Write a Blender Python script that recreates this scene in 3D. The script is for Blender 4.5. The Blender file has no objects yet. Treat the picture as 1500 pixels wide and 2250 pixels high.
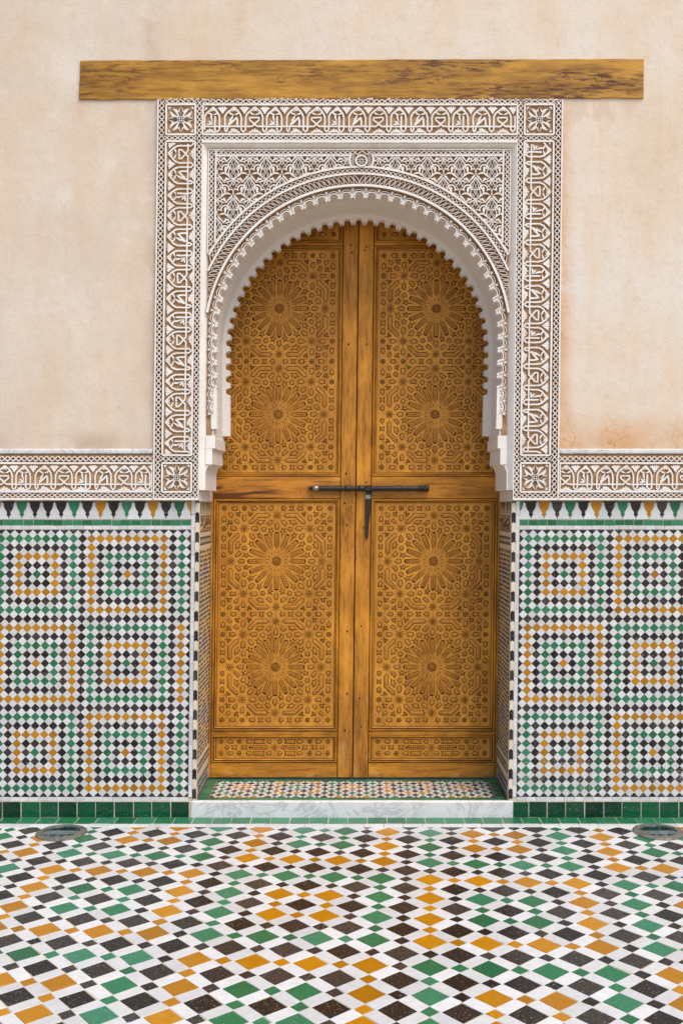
import bpy, math, random
import numpy as np
from mathutils import Vector
from mathutils.geometry import delaunay_2d_cdt
random.seed(7); rng = np.random.default_rng(7)
scene = bpy.context.scene
C = scene.collection
R = math.radians

# ------------------------------------------------------------------ camera
CAM_H, CAM_D, F = 1.71, 5.56, 2224.0          # metres, metres, focal length in photograph pixels
PX, PY = 781.0, 1113.0                        # principal point in photograph pixels
cd = bpy.data.cameras.new('camera'); cam = bpy.data.objects.new('camera', cd); C.objects.link(cam)
cam.location = (0, -CAM_D-.014, CAM_H); cam.rotation_euler = (R(90), 0, 0)
cd.sensor_width = 36; cd.lens = 36*F/2250
cd.shift_x = (750-PX)/2250; cd.shift_y = (PY-1125)/2250
cd.clip_start = .05; cd.clip_end = 500
scene.camera = cam
# ------------------------------------------------------------------ sky, sun, exposure
SUN_EL, SUN_AZ = 58, 36                       # azimuth from the wall's normal towards +X
w = bpy.data.worlds.new('World'); scene.world = w; w.use_nodes = True
wn = w.node_tree; bg = wn.nodes['Background']
sky = wn.nodes.new('ShaderNodeTexSky'); sky.sky_type = 'NISHITA'; sky.sun_disc = False
sky.sun_elevation = R(SUN_EL); sky.sun_rotation = R(180-SUN_AZ)
sky.dust_density = 2.0; sky.air_density = 1.0
wn.links.new(sky.outputs[0], bg.inputs[0]); bg.inputs[1].default_value = .13
sd = bpy.data.lights.new('sun', 'SUN'); sd.energy = 2.25; sd.angle = R(40); sd.color = (1, .92, .80)
sun = bpy.data.objects.new('sun', sd); C.objects.link(sun)
sdir = Vector((math.sin(R(SUN_AZ))*math.cos(R(SUN_EL)), -math.cos(R(SUN_AZ))*math.cos(R(SUN_EL)), math.sin(R(SUN_EL))))
sun.rotation_euler = sdir.to_track_quat('Z', 'Y').to_euler(); sun.location = (3, -6, 9)
vs = scene.view_settings
vs.view_transform = 'Standard'; vs.look = 'None'; vs.gamma = 1; vs.use_curve_mapping = False
vs.exposure = 0.38

# ------------------------------------------------------------------ helpers: places
LEAN = .0115                                  # the old wall leans a little: x shifts with height
S = 400.0                                     # photograph pixels per metre on the wall plane
DOOR_Y = .45; DR = (CAM_D+DOOR_Y)/CAM_D       # door plane
def lean(x, z): return x + LEAN*(z-CAM_H)
def WALL(x, y, h):                            # upright wall pixels, h metres proud
    z = CAM_H-(np.asarray(y)-PY)/S
    return np.stack(np.broadcast_arrays(lean((np.asarray(x)-PX)/S, z), -np.asarray(h, float), z), -1)
def DOOR(x, y, h):
    z = CAM_H-(np.asarray(y)-PY)*DR/S
    return np.stack(np.broadcast_arrays(lean((np.asarray(x)-PX)*DR/S, z), DOOR_Y-np.asarray(h, float), z), -1)
def FLOOR(x, y, h): return np.stack(np.broadcast_arrays(np.asarray(x, float), np.asarray(y, float), np.asarray(h, float)), -1)
def XYZ(x, y, z):
    return np.stack(np.broadcast_arrays(lean(np.asarray(x, float), np.asarray(z, float)), np.asarray(y, float), np.asarray(z, float)), -1)

# ------------------------------------------------------------------ helpers: meshes and objects
class MB:
    def __init__(s): s.v = []; s.f = []; s.m = []; s.r = []; s.n = 0
    def add(s, verts, faces, mat=0, rnd=0.0):
        verts = np.asarray(verts, float).reshape(-1, 3)
        s.v.append(verts); o = s.n; s.n += len(verts)
        for f in faces: s.f.append([o+i for i in f]); s.m.append(mat); s.r.append(rnd)
        return s
    def box(s, T, x0, x1, y0, y1, h0, h1, mat=0):
        x0, x1 = min(x0, x1), max(x0, x1); y0, y1 = min(y0, y1), max(y0, y1)
        v = T(np.array([x0, x1, x1, x0]*2), np.array([y0, y0, y1, y1]*2), np.array([h0]*4+[h1]*4))
        return s.add(v, [(0, 1, 2, 3), (7, 6, 5, 4), (4, 5, 1, 0), (5, 6, 2, 1), (6, 7, 3, 2), (7, 4, 0, 3)], mat)
    def chbox(s, T, x0, x1, y0, y1, h0, h1, b, mat=0):  # box with a chamfered face; b in plane units
        x0, x1 = min(x0, x1), max(x0, x1); y0, y1 = min(y0, y1), max(y0, y1)
        p = [(x0, y0), (x1, y0), (x1, y1), (x0, y1)]
        return s.prism(T, p, h0, h1, b, mat, back=True)
    def prism(s, T, poly, h0, h1, b=0.0, mat=0, rnd=0.0, back=False, bh=None):
        p = np.asarray(poly, float); n = len(p)
        if b > 0:
            q = inset(p, b); bh = (h1-h0)*.35 if bh is None else bh
            v = np.concatenate([T(p[:, 0], p[:, 1], h0), T(p[:, 0], p[:, 1], h1-bh), T(q[:, 0], q[:, 1], h1)])
            fs = [(i, (i+1) % n, n+(i+1) % n, n+i) for i in range(n)] + [(n+i, n+(i+1) % n, 2*n+(i+1) % n, 2*n+i) for i in range(n)] + [tuple(range(2*n, 3*n))]
        else:
            v = np.concatenate([T(p[:, 0], p[:, 1], h0), T(p[:, 0], p[:, 1], h1)])
            fs = [(i, (i+1) % n, n+(i+1) % n, n+i) for i in range(n)] + [tuple(range(n, 2*n))]
        if back: fs.append(tuple(reversed(range(n))))
        return s.add(v, fs, mat, rnd)
    def ribbon(s, T, pts, wd, h0, h1, tf=.6, closed=False, mat=0, jit=0.0):
        p = np.asarray(pts, float)
        if len(p) < 2: return s
        n = len(p)
        wd = np.broadcast_to(np.asarray(wd, float), (n,)).astype(float)
        if jit: p = p + rng.normal(0, jit, p.shape); wd = wd*(1+rng.normal(0, jit*.25, n))
        if closed: t = np.roll(p, -1, 0)-np.roll(p, 1, 0)
        else:
            t = np.empty_like(p); t[1:-1] = p[2:]-p[:-2]; t[0] = p[1]-p[0]; t[-1] = p[-1]-p[-2]
        L = np.hypot(t[:, 0], t[:, 1])+1e-9; nx, ny = -t[:, 1]/L, t[:, 0]/L
        a = wd/2; c = a*tf
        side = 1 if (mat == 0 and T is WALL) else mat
        if jit: h1 = h1-random.random()*.0014+np.linspace(0, .0007, n)
        v = np.stack([T(p[:, 0]+nx*a, p[:, 1]+ny*a, h0), T(p[:, 0]+nx*c, p[:, 1]+ny*c, h1),
                      T(p[:, 0]-nx*c, p[:, 1]-ny*c, h1), T(p[:, 0]-nx*a, p[:, 1]-ny*a, h0)], 1).reshape(-1, 3)
        fs, fb_ = [], []
        for i in range(n if closed else n-1):
            j = (i+1) % n
            for k in range(3): (fs if k == 1 else fb_).append((4*i+k, 4*i+k+1, 4*j+k+1, 4*j+k))
        if not closed: fb_ += [(0, 3, 2, 1), (4*n-4, 4*n-3, 4*n-2, 4*n-1)]
        s.add(v, fs, mat); o = s.n-len(v)
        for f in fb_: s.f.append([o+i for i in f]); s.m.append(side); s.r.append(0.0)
        return s
    def lathe(s, base, axis, prof, n=20, mat=0, cap=True):      # prof: (distance along axis, radius)
        ax = Vector(axis).normalized(); u = ax.orthogonal().normalized(); w_ = ax.cross(u)
        b = Vector(base); v = []
        for d, r in prof:
            for k in range(n):
                a = 2*math.pi*k/n; v.append(b+ax*d+(u*math.cos(a)+w_*math.sin(a))*r)
        m = len(prof); fs = [(i*n+k, i*n+(k+1) % n, (i+1)*n+(k+1) % n, (i+1)*n+k) for i in range(m-1) for k in range(n)]
        if cap: fs += [tuple(reversed(range(n))), tuple(range((m-1)*n, m*n))]
        return s.add([tuple(q) for q in v], fs, mat)
    def mesh(s, name, mats, off=(0, 0, 0), smooth=False, fix=True):
        me = bpy.data.meshes.new(name)
        v = (np.concatenate(s.v) if s.v else np.zeros((0, 3)))-np.asarray(off, float)
        me.from_pydata(v.tolist(), [], s.f)
        for m in (mats if isinstance(mats, (list, tuple)) else [mats]): me.materials.append(m)
        me.polygons.foreach_set('material_index', s.m)
        if any(s.r):
            a = me.attributes.new('rnd', 'FLOAT', 'FACE'); a.data.foreach_set('value', s.r)
        if fix:
            import bmesh
            bm = bmesh.new(); bm.from_mesh(me); bmesh.ops.recalc_face_normals(bm, faces=bm.faces); bm.to_mesh(me); bm.free()
        if smooth: me.polygons.foreach_set('use_smooth', [True]*len(me.polygons))
        me.update(); return me
def inset(p, b):
    n = len(p); a = 0.5*np.sum(p[:, 0]*np.roll(p[:, 1], -1)-np.roll(p[:, 0], -1)*p[:, 1]); sg = 1 if a > 0 else -1
    q = np.empty_like(p)
    for i in range(n):
        e0 = p[i]-p[i-1]; e1 = p[(i+1) % n]-p[i]
        e0 = e0/(np.hypot(*e0)+1e-9); e1 = e1/(np.hypot(*e1)+1e-9)
        n0 = np.array([-e0[1], e0[0]])*sg; n1 = np.array([-e1[1], e1[0]])*sg
        m = n0+n1; d = max(m@m, .35); q[i] = p[i]+m*(2*b/d)
    return q
def clip(poly, nx, ny, c):                     # keep nx*x + ny*y <= c
    out = []; n = len(poly)
    for i in range(n):
        a, b = poly[i], poly[(i+1) % n]; da, db = nx*a[0]+ny*a[1]-c, nx*b[0]+ny*b[1]-c
        if da <= 0: out.append(a)
        if (da < 0 < db) or (db < 0 < da):
            t = da/(da-db); out.append((a[0]+(b[0]-a[0])*t, a[1]+(b[1]-a[1])*t))
    return out
def smooth(pts, k=5):                          # Catmull-Rom through the points
    p = np.asarray(pts, float); q = np.concatenate([[2*p[0]-p[1]], p, [2*p[-1]-p[-2]]]); out = []
    for i in range(1, len(q)-2):
        for t in np.arange(k)/k:
            a, b, c, d = q[i-1:i+3]
            out.append(.5*((2*b)+(-a+c)*t+(2*a-5*b+4*c-d)*t*t+(-a+3*b-3*c+d)*t**3))
    out.append(p[-1]); return np.array(out)
def dense(pts, step):
    p = np.asarray(pts, float); out = []
    for a, b in zip(p[:-1], p[1:]):
        m = max(1, int(math.ceil(np.hypot(*(b-a))/step))); out += [a+(b-a)*i/m for i in range(m)]
    out.append(p[-1]); return np.array(out)
def leafw(n, w): return w*np.maximum(.12, np.sin(np.pi*np.linspace(.08, 1, n)**.75))
def keep_runs(pts, wd, ok):                    # split a stroke where ok is False
    runs, cur = [], []
    for i in range(len(pts)):
        if ok[i]: cur.append(i)
        else:
            if len(cur) > 1: runs.append(cur)
            cur = []
    if len(cur) > 1: runs.append(cur)
    wd = np.broadcast_to(np.asarray(wd, float), (len(pts),))
    return [(pts[r], wd[r]) for r in runs]

WLOC = {}
def link(o, parent, loc):
    C.objects.link(o); loc = Vector(loc); WLOC[o.name] = loc
    if parent is not None: o.parent = parent; o.location = loc-WLOC[parent.name]
    else: o.location = loc
    return o
def thing(name, label, cat, loc=(0, 0, 0), group=None, kind=None):
    o = bpy.data.objects.new(name, None); o.empty_display_size = .1; link(o, None, loc); tag(o, label, cat, group, kind); return o
def tag(o, label=None, cat=None, group=None, kind=None):
    for k, v in (('label', label), ('category', cat), ('group', group), ('kind', kind)):
        if v: o[k] = v
    return o
def part(name, mb, mats, parent, smooth=False, kind=None):     # mesh given in world coordinates
    off = WLOC[parent.name] if parent is not None else Vector((0, 0, 0))
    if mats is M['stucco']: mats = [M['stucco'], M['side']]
    o = bpy.data.objects.new(name, mb.mesh(name, mats, off, smooth)); link(o, parent, off)
    if kind: o['kind'] = kind
    return o
def inst(name, me, parent, loc, rot=None):
    o = bpy.data.objects.new(name, me); link(o, parent, loc)
    if rot: o.rotation_euler = rot
    return o

# ------------------------------------------------------------------ materials
def lin(r, g, b): return tuple(((c/255)/12.92 if c/255 <= .04045 else ((c/255+.055)/1.055)**2.4) for c in (r, g, b))+(1,)
class G:                                       # small node-graph helper
    def __init__(s, name):
        s.m = bpy.data.materials.new(name); s.m.use_nodes = True; s.t = s.m.node_tree
        s.b = s.t.nodes['Principled BSDF']; s._tc = None
    def n(s, typ, **kw):
        nd = s.t.nodes.new('ShaderNode'+typ)
        for k, v in kw.items():
            if k.startswith('_'): setattr(nd, k[1:], v)
            else: s.set(nd.inputs[k.replace('__', ' ')], v)
        return nd
    def set(s, sock, v):
        if isinstance(v, bpy.types.NodeSocket): s.t.links.new(v, sock)
        elif isinstance(v, bpy.types.Node): s.t.links.new(v.outputs[0], sock)
        else: sock.default_value = v
    def obj(s):
        if not s._tc: s._tc = s.n('TexCoord')
        return s._tc.outputs['Object']
    def rand(s):
        oi = s.n('ObjectInfo'); at = s.n('Attribute', _attribute_name='rnd')
        return s.math('FRACT', s.math('ADD', oi.outputs['Random'], at.outputs['Fac']))
    def math(s, op, a, b=0.0, clamp=False):
        nd = s.n('Math', _operation=op, _use_clamp=clamp); s.set(nd.inputs[0], a); s.set(nd.inputs[1], b); return nd.outputs[0]
    def coord(s, sc=(1, 1, 1), offs=None):
        v = s.obj()
        if offs is not None:
            a = s.n('VectorMath', _operation='ADD'); s.set(a.inputs[0], v)
            cx = s.n('CombineXYZ'); m_ = s.math('MULTIPLY', offs, 37.0)
            for i in range(3): s.set(cx.inputs[i], m_)
            s.set(a.inputs[1], cx.outputs[0]); v = a.outputs[0]
        mp = s.n('Mapping'); s.set(mp.inputs['Vector'], v); mp.inputs['Scale'].default_value = sc; return mp.outputs[0]
    def noise(s, scale, detail=4, sc=(1, 1, 1), offs=None, rough=.55, dist=0.0):
        nd = s.n('TexNoise', Scale=scale, Detail=detail, Roughness=rough, Distortion=dist); s.set(nd.inputs['Vector'], s.coord(sc, offs)); return nd.outputs['Fac']
    def ramp(s, f, stops):
        nd = s.n('ValToRGB'); s.set(nd.inputs[0], f); e = nd.color_ramp.elements
        while len(e) < len(stops): e.new(.5)
        for el, (p, c) in zip(e, stops): el.position = p; el.color = c if isinstance(c, tuple) else (c, c, c, 1)
        return nd.outputs[0]
    def mix(s, f, a, b, mode='MIX'):
        nd = s.n('MixRGB', _blend_type=mode); s.set(nd.inputs[0], f); s.set(nd.inputs[1], a); s.set(nd.inputs[2], b); return nd.outputs[0]
    def sep(s):
        x = s.n('SeparateXYZ'); s.set(x.inputs[0], s.obj()); return x.outputs
    def range(s, v, a, b):                     # smooth 0..1 from a to b
        nd = s.n('MapRange', _interpolation_type='SMOOTHSTEP'); s.set(nd.inputs[0], v); nd.inputs[1].default_value = a; nd.inputs[2].default_value = b; return nd.outputs[0]
    def out(s, col, rough=.7, bump=None, bs=.3, bd=.01, spec=.5, coat=None):
        s.set(s.b.inputs['Base Color'], col); s.set(s.b.inputs['Roughness'], rough); s.b.inputs['Specular IOR Level'].default_value = spec
        if bump is not None:
            nd = s.n('Bump', Strength=bs, Distance=bd, Height=bump); s.set(s.b.inputs['Normal'], nd.outputs[0])
        return s.m
def m_tile(name, rgb, var=.25, hue=None, rough=.22, wear=.5, wl=.66):
    g = G(name); r = g.rand(); base = lin(*rgb); k = lambda f: tuple(min(1, c*f) for c in base[:3])+(1,)
    col = g.ramp(r, [(0, k(1-var)), (.5, k(1)), (1, hue if hue else k(1+var))])
    n1 = g.noise(28, 5, offs=r); col = g.mix(g.ramp(n1, [(.3, 0.0), (.75, .55)]), col, g.mix(.5, col, k(.55)))
    spk = g.noise(160, 3, offs=r); sp = g.ramp(spk, [(wl, 0.0), (wl+.06, wear)])
    col = g.mix(sp, col, lin(205, 190, 165))
    n2 = g.noise(60, 4, offs=r)
    return g.out(col, g.ramp(n2, [(.3, rough*.7), (.7, rough*1.6)]), g.noise(45, 3, offs=r), .35, .004, .35)
M = {}
M['black'] = m_tile('black_glaze', (40, 34, 32), .5, lin(66, 60, 57), .26, .5, .63)
M['green'] = m_tile('green_glaze', (38, 116, 76), .35, lin(58, 128, 98), .2, .45, .64)
M['ochre'] = m_tile('ochre_glaze', (180, 120, 4), .3, lin(196, 134, 8), .25, .3)
M['dgreen'] = m_tile('dark_green_glaze', (6, 68, 44), .55, lin(12, 92, 58), .14, .7)
M['white'] = m_tile('white_glaze', (210, 211, 213), .13, None, .28, .12)
for c_, rgb_ in (('black', (52, 46, 46)), ('green', (38, 112, 78)), ('ochre', (178, 118, 14))): M[c_+'_worn'] = m_tile(c_+'_worn_glaze', rgb_, .4, None, .35, .7, .58)
M['cream'] = m_tile('cream_glaze', (222, 210, 188), .07, None, .3, .2)
M['blue'] = m_tile('blue_glaze', (56, 58, 120), .3, None, .25, .2)
def m_simple(name, a, b, scale=9, rough=.85, bump=60, bs=.25, bd=.004, spec=.3):
    g = G(name); n = g.noise(scale, 6); return g.out(g.ramp(n, [(.3, lin(*a)), (.7, lin(*b))]), rough, g.noise(bump, 4), bs, bd, spec)
M['grout'] = m_simple('grout', (176, 158, 132), (206, 196, 178), 30)
M['stucco'] = m_simple('white_stucco', (226, 218, 210), (238, 235, 231), 7, .85, 90)
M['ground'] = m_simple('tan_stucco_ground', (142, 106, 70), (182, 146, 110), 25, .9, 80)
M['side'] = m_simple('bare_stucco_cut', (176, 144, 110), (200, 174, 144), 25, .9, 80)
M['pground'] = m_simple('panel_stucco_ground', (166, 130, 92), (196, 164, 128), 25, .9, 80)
M['soffit'] = m_simple('smooth_soffit_plaster', (216, 208, 200), (226, 220, 214), 4, .8, 30, .1)
M['iron'] = m_simple('black_iron', (20, 19, 20), (40, 36, 34), 40, .42, 120, .4, .002, .5)
M['steel'] = m_simple('brushed_steel_ring', (120, 116, 108), (165, 158, 148), 30, .38, 150, .15, .002, .5)
M['steel'].node_tree.nodes['Principled BSDF'].inputs['Metallic'].default_value = .7
def m_plaster():
    g = G('cream_plaster'); x, y, z = g.sep()
    n1 = g.noise(1.1, 7, (1, 1, .8), rough=.62); n2 = g.noise(3.2, 8, (1.6, 1, .35), rough=.6); n3 = g.noise(14, 6)
    col = g.ramp(n1, [(.3, lin(216, 196, 172)), (.5, lin(223, 209, 192)), (.7, lin(223, 217, 211))])
    col = g.mix(g.ramp(n2, [(.5, 0.0), (.72, .5)]), col, lin(219, 189, 154))
    col = g.mix(g.ramp(n3, [(.56, 0.0), (.75, .3)]), col, lin(206, 178, 148))
    ax = g.math('ABSOLUTE', x)
    greyer = g.math('MULTIPLY', g.math('SUBTRACT', 1.0, g.range(x, -1.6, .6)), g.ramp(g.noise(1.7, 8, (1, 1, .7), rough=.68), [(.32, .15), (.62, 1.0)]))  # plaster turns darker and greyer towards -X, broken into patches
    col = g.mix(g.math('MULTIPLY', greyer, .5), col, lin(194, 176, 156))
    nd = g.noise(2.5, 7, (1, 1, .6), rough=.65)
    crack = g.n('TexVoronoi', _feature='DISTANCE_TO_EDGE', Scale=9.0)
    wv = g.n('VectorMath', _operation='ADD'); g.set(wv.inputs[0], g.obj()); nz = g.n('TexNoise', Scale=6.0, Detail=5.0); g.set(nz.inputs['Vector'], g.obj())
    sc_ = g.n('VectorMath', _operation='SCALE'); g.set(sc_.inputs[0], nz.outputs['Color']); sc_.inputs['Scale'].default_value = .28; g.set(wv.inputs[1], sc_.outputs[0]); g.set(crack.inputs['Vector'], wv.outputs[0])
    cr = g.ramp(crack.outputs['Distance'], [(.0, 1.0), (.03, 0.0)])
    # rust-orange damp along the surround and above the ledge, only on the +X wall
    right = g.range(x, 1.0, 1.1)
    edge = g.math('MULTIPLY', g.math('MULTIPLY', g.math('SUBTRACT', 1.0, g.range(x, 1.115, 1.22)), g.math('SUBTRACT', 1.0, g.range(z, 3.8, 3.93))), right)
    low = g.math('MULTIPLY', g.math('SUBTRACT', 1.0, g.range(z, 2.05, 2.27)), right)
    damp = g.math('MULTIPLY', g.math('ADD', edge, low, True), g.ramp(nd, [(.32, .2), (.55, 1.0)]))
    col = g.mix(g.math('MULTIPLY', damp, .72), col, lin(208, 152, 94))
    col = g.mix(g.math('MULTIPLY', g.math('MULTIPLY', cr, g.math('ADD', low, g.math('MULTIPLY', edge, .7), True)), g.ramp(n2, [(.42, 0.0), (.55, .8)])), col, lin(178, 118, 70))
    # grey-brown smears on the -X wall
    lw = g.math('MULTIPLY', g.range(x, -1.19, -1.12), g.math('SUBTRACT', 1.0, g.range(x, -1.1, -1.0)))
    lb = g.math('MULTIPLY', g.math('SUBTRACT', 1.0, g.range(z, 2.05, 2.16)), g.math('SUBTRACT', 1.0, g.range(x, -1.1, -1.0)))
    col = g.mix(g.math('MULTIPLY', g.math('ADD', lw, lb, True), g.ramp(nd, [(.4, 0.0), (.65, .6)])), col, lin(178, 152, 130))
    # faded pink patch under the beam
    pt = g.math('MULTIPLY', g.range(z, 3.80, 3.86), g.math('SUBTRACT', 1.0, g.range(z, 3.93, 3.95)))
    pt = g.math('MULTIPLY', pt, g.math('MULTIPLY', g.range(ax, 1.1, 1.14), g.math('SUBTRACT', 1.0, g.range(ax, 1.5, 1.62))))
    col = g.mix(g.math('MULTIPLY', pt, g.ramp(g.noise(9, 5, (1, 1, .35)), [(.45, 0.0), (.52, .65)])), col, lin(212, 186, 164))
    col = g.mix(g.ramp(g.noise(34, 6, rough=.7), [(.52, 0.0), (.7, .3)]), col, lin(196, 170, 142))
    col = g.mix(g.ramp(g.noise(2.3, 9, (1, 1, 1.3), rough=.7), [(.55, 0.0), (.68, .5)]), col, lin(226, 218, 210))
    st = g.noise(7, 5, (2.2, 1, .1)); col = g.mix(g.ramp(st, [(.6, 0.0), (.75, .25)]), col, lin(208, 172, 134))
    spk = g.noise(120, 2); col = g.mix(g.ramp(spk, [(.72, 0.0), (.76, .35)]), col, lin(150, 122, 96))
    bmp = g.math('ADD', g.noise(5, 8, rough=.65), g.math('MULTIPLY', g.noise(70, 4), .25))
    return g.out(col, .9, bmp, .4, .013, .2)
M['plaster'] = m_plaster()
def m_wood(name, axis, a, b, dark, dk=.5, red=None, dirt=True, scale=1.0, streak=False):
    g = G(name); st = {'z': (14, 14, .9), 'x': (.9, 14, 14)}[axis]; r = g.rand(); of = r if axis == 'z' and not dirt else None
    n1 = g.noise(3*scale, 7, st, of, rough=.6, dist=.4); n2 = g.noise(9*scale, 8, st, of, rough=.65); n3 = g.noise(2.2, 5)
    col = g.ramp(n1, [(.28, lin(*a)), (.68, lin(*b))])
    col = g.mix(g.ramp(n2, [(.5, 0.0), (.66, dk)]), col, lin(*dark))
    fine = g.noise(30*scale, 6, st, of, rough=.7); col = g.mix(g.ramp(fine, [(.55, 0.0), (.68, .5)]), col, lin(*dark))
    if red:
        patch = g.math('MULTIPLY', g.ramp(g.noise(2.6, 4, (.55, 1, 2.2)), [(.44, 0.0), (.56, 1.0)]), g.ramp(g.noise(11, 8, (1.0, 1, 6), rough=.7), [(.48, 0.0), (.56, .95)]))
        x = g.sep()[0]; patch = g.math('MULTIPLY', patch, g.math('ADD', .75, g.math('MULTIPLY', g.range(x, -.3, .9), .25)))
        col = g.mix(patch, col, lin(*red))
    if dirt:
        z = g.sep()[2]; low = g.math('SUBTRACT', 1.0, g.range(z, .05, .75))
        col = g.mix(g.math('MULTIPLY', low, g.ramp(n3, [(.4, .1), (.65, .6)])), col, lin(120, 82, 34))
        col = g.mix(g.math('MULTIPLY', low, g.ramp(g.noise(22, 6, (.4, 1, 1) if axis == 'x' else (1, 1, .4)), [(.58, 0.0), (.66, .4)])), col, lin(190, 160, 112))
    blot = g.noise(2.2, 8, (3, 2, .8) if axis == 'z' else (.8, 2, 3), rough=.66); col = g.mix(g.ramp(blot, [(.36, .75), (.5, 0.0)]), col, tuple(min(1, c*1.3) for c in lin(*b)[:3])+(1,))
    col = g.mix(g.ramp(blot, [(.54, 0.0), (.7, .65)]), col, lin(*dark))
    if streak:
        x, y, z = g.sep(); f = g.noise(2.1, 5, (1.0, 1, 9), rough=.55, dist=1.2); ff = g.ramp(f, [(.5, 0.0), (.58, .9)])
        col = g.mix(g.math('MULTIPLY', ff, g.math('SUBTRACT', 1.0, g.range(x, -.12, .1))), col, lin(78, 38, 6))
    v = g.ramp(r, [(0, .93), (1, 1.05)]); col = g.mix(1.0, col, v, 'MULTIPLY')
    return g.out(col, g.ramp(n2, [(.3, .42), (.7, .6)]), n2, .25, .003, .35)
M['wood_v'] = m_wood('door_wood_upright', 'z', (172, 106, 24), (206, 140, 42), (96, 54, 8), .75)
M['wood_h'] = m_wood('door_wood_level', 'x', (168, 102, 22), (202, 136, 38), (92, 52, 8), .75)
M['rail'] = m_wood('figured_rail_wood', 'x', (160, 98, 26), (196, 130, 44), (92, 46, 8), .6, None, False, .6, True)
M['board'] = m_wood('carved_board_wood', 'z', (178, 115, 31), (204, 141, 49), (136, 82, 22), .6, None, False)
M['piece'] = m_wood('carved_piece_wood', 'z', (168, 106, 27), (198, 134, 45), (118, 68, 18), .65, None, False)
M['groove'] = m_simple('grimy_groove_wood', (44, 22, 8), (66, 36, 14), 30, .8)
M['beam'] = m_wood('beam_wood', 'x', (146, 100, 28), (182, 134, 48), (112, 74, 14), .75, (84, 42, 26), False, .8)
def m_marble():
    g = G('grey_white_marble'); n = g.noise(5, 8, rough=.65, dist=1.2); v = g.noise(2.4, 8, (1, 1, 1.4), rough=.7, dist=2.0)
    col = g.ramp(n, [(.3, lin(206, 206, 208)), (.7, lin(224, 223, 222))]); vein = g.math('ABSOLUTE', g.math('SUBTRACT', v, .5))
    col = g.mix(g.ramp(vein, [(0, .6), (.035, 0.0)]), col, lin(150, 154, 162)); col = g.mix(g.ramp(g.noise(4, 5), [(.55, 0.0), (.75, .35)]), col, lin(214, 200, 176))
    return g.out(col, .35, g.noise(40, 4), .1, .003)
M['marble'] = m_marble()
def m_glass():
    g = G('lamp_glass'); g.b.inputs['Transmission Weight'].default_value = 1; return g.out(lin(205, 225, 232), .02)
M['glass'] = m_glass()
M['well'] = m_simple('teal_lamp_well', (44, 74, 82), (86, 120, 130), 14, .35)
M['mark'] = m_simple('dark_scratch', (50, 36, 24), (70, 50, 32), 40)

# ------------------------------------------------------------------ tiles
JIT = {}
def tile_mesh(key, poly, T0, thick, bev, mat, jit):
    p = np.asarray(poly, float); p = p+rng.normal(0, jit, p.shape)
    mb = MB().prism(T0, p, -thick, 0, bev, bh=thick*.3); return mb.mesh(key, M[mat])
L_WALL = lambda x, y, h: np.stack(np.broadcast_arrays(np.asarray(x)/S, -np.asarray(h, float), -np.asarray(y)/S), -1)
L_FLOOR = lambda x, y, h: np.stack(np.broadcast_arrays(np.asarray(x, float), np.asarray(y, float), np.asarray(h, float)), -1)
def lay_tiles(name, parent, tiles, T, TL, top, thick, bev, jit, limit, tilt=.016, spin=.026, yaxis='wall'):
    """tiles: (shape key or None, polygon about its centre, (cx, cy), colour); the first `limit` become objects, the rest one part"""
    cols = ['black', 'green', 'ochre', 'white', 'cream', 'dgreen', 'blue', 'black_worn', 'green_worn', 'ochre_worn']; rest = MB(); nrest = 0
    for i, (key, poly, (cx, cy), col) in enumerate(tiles):
        if i < limit:
            if key is None: me = tile_mesh(name, poly, TL, thick, bev, col, jit*.5)
            else:
                k = (name, key, col, random.randrange(5))
                if k not in JIT: JIT[k] = tile_mesh(name, poly, TL, thick, bev, col, jit)
                me = JIT[k]
            loc = T(cx+random.gauss(0, jit*.6), cy+random.gauss(0, jit*.6), top+random.gauss(0, .0004)*(1 if tilt else 0))
            a, b, c = random.gauss(0, tilt), random.gauss(0, tilt), random.gauss(0, spin)*(key is not None)
            rot = (a, c, b) if yaxis == 'wall' else (a, b, c)
            inst(name, me, parent, tuple(loc), rot)
        else:
            p = np.asarray(poly, float)+np.array([cx, cy])+rng.normal(0, jit, (len(poly), 2))
            h = top+random.gauss(0, .0004)
            rest.prism(T, p, h-thick, h, bev, cols.index(col), random.random(), bh=thick*.3); nrest += 1
    if nrest: part(name, rest, [M[c] for c in cols], parent, kind='stuff')
def diamond(a): return [(a, 0), (0, a), (-a, 0), (0, -a)]

# ================================================================== THE SETTING: floor
def project(X, Y, Z):
    d = Y+CAM_D; return (PX+F*X/d, PY+F*(CAM_H-Z)/d) if d > .2 else (-9999, -9999)
LIGHTS = [(-1.537, -.278), (1.586, -.263)]; LR = .131
vs_ = [Vector(q) for q in ((-40, -45), (40, -45), (40, .05), (-40, .05))]; fc_ = []
for lx, ly in LIGHTS:
    o_ = len(vs_); vs_ += [Vector((lx+.112*math.cos(k*math.pi/12), ly+.112*math.sin(k*math.pi/12))) for k in range(24)]; fc_.append(list(range(o_, o_+24)))
ov_, _, of_, _, _, og_ = delaunay_2d_cdt(vs_, [(0, 1), (1, 2), (2, 3), (3, 0)], fc_, 0, 1e-5)
fl = MB().add([(v.x, v.y, -.0024) for v in ov_], [f for f, g_ in zip(of_, og_) if not g_])
floor = part('courtyard_floor', fl, M['grout'], None); tag(floor, 'courtyard floor of black, green, ochre and white tiles', 'floor', kind='structure')
HP = .1107; TH = .0739; FX0, FD0 = 3.071*HP, 41.804*HP
def fl_xy(p, q):
    return FX0+HP*(p*math.cos(TH)-q*math.sin(TH)), FD0-HP*(q*math.cos(TH)+p*math.sin(TH))-CAM_D
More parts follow.
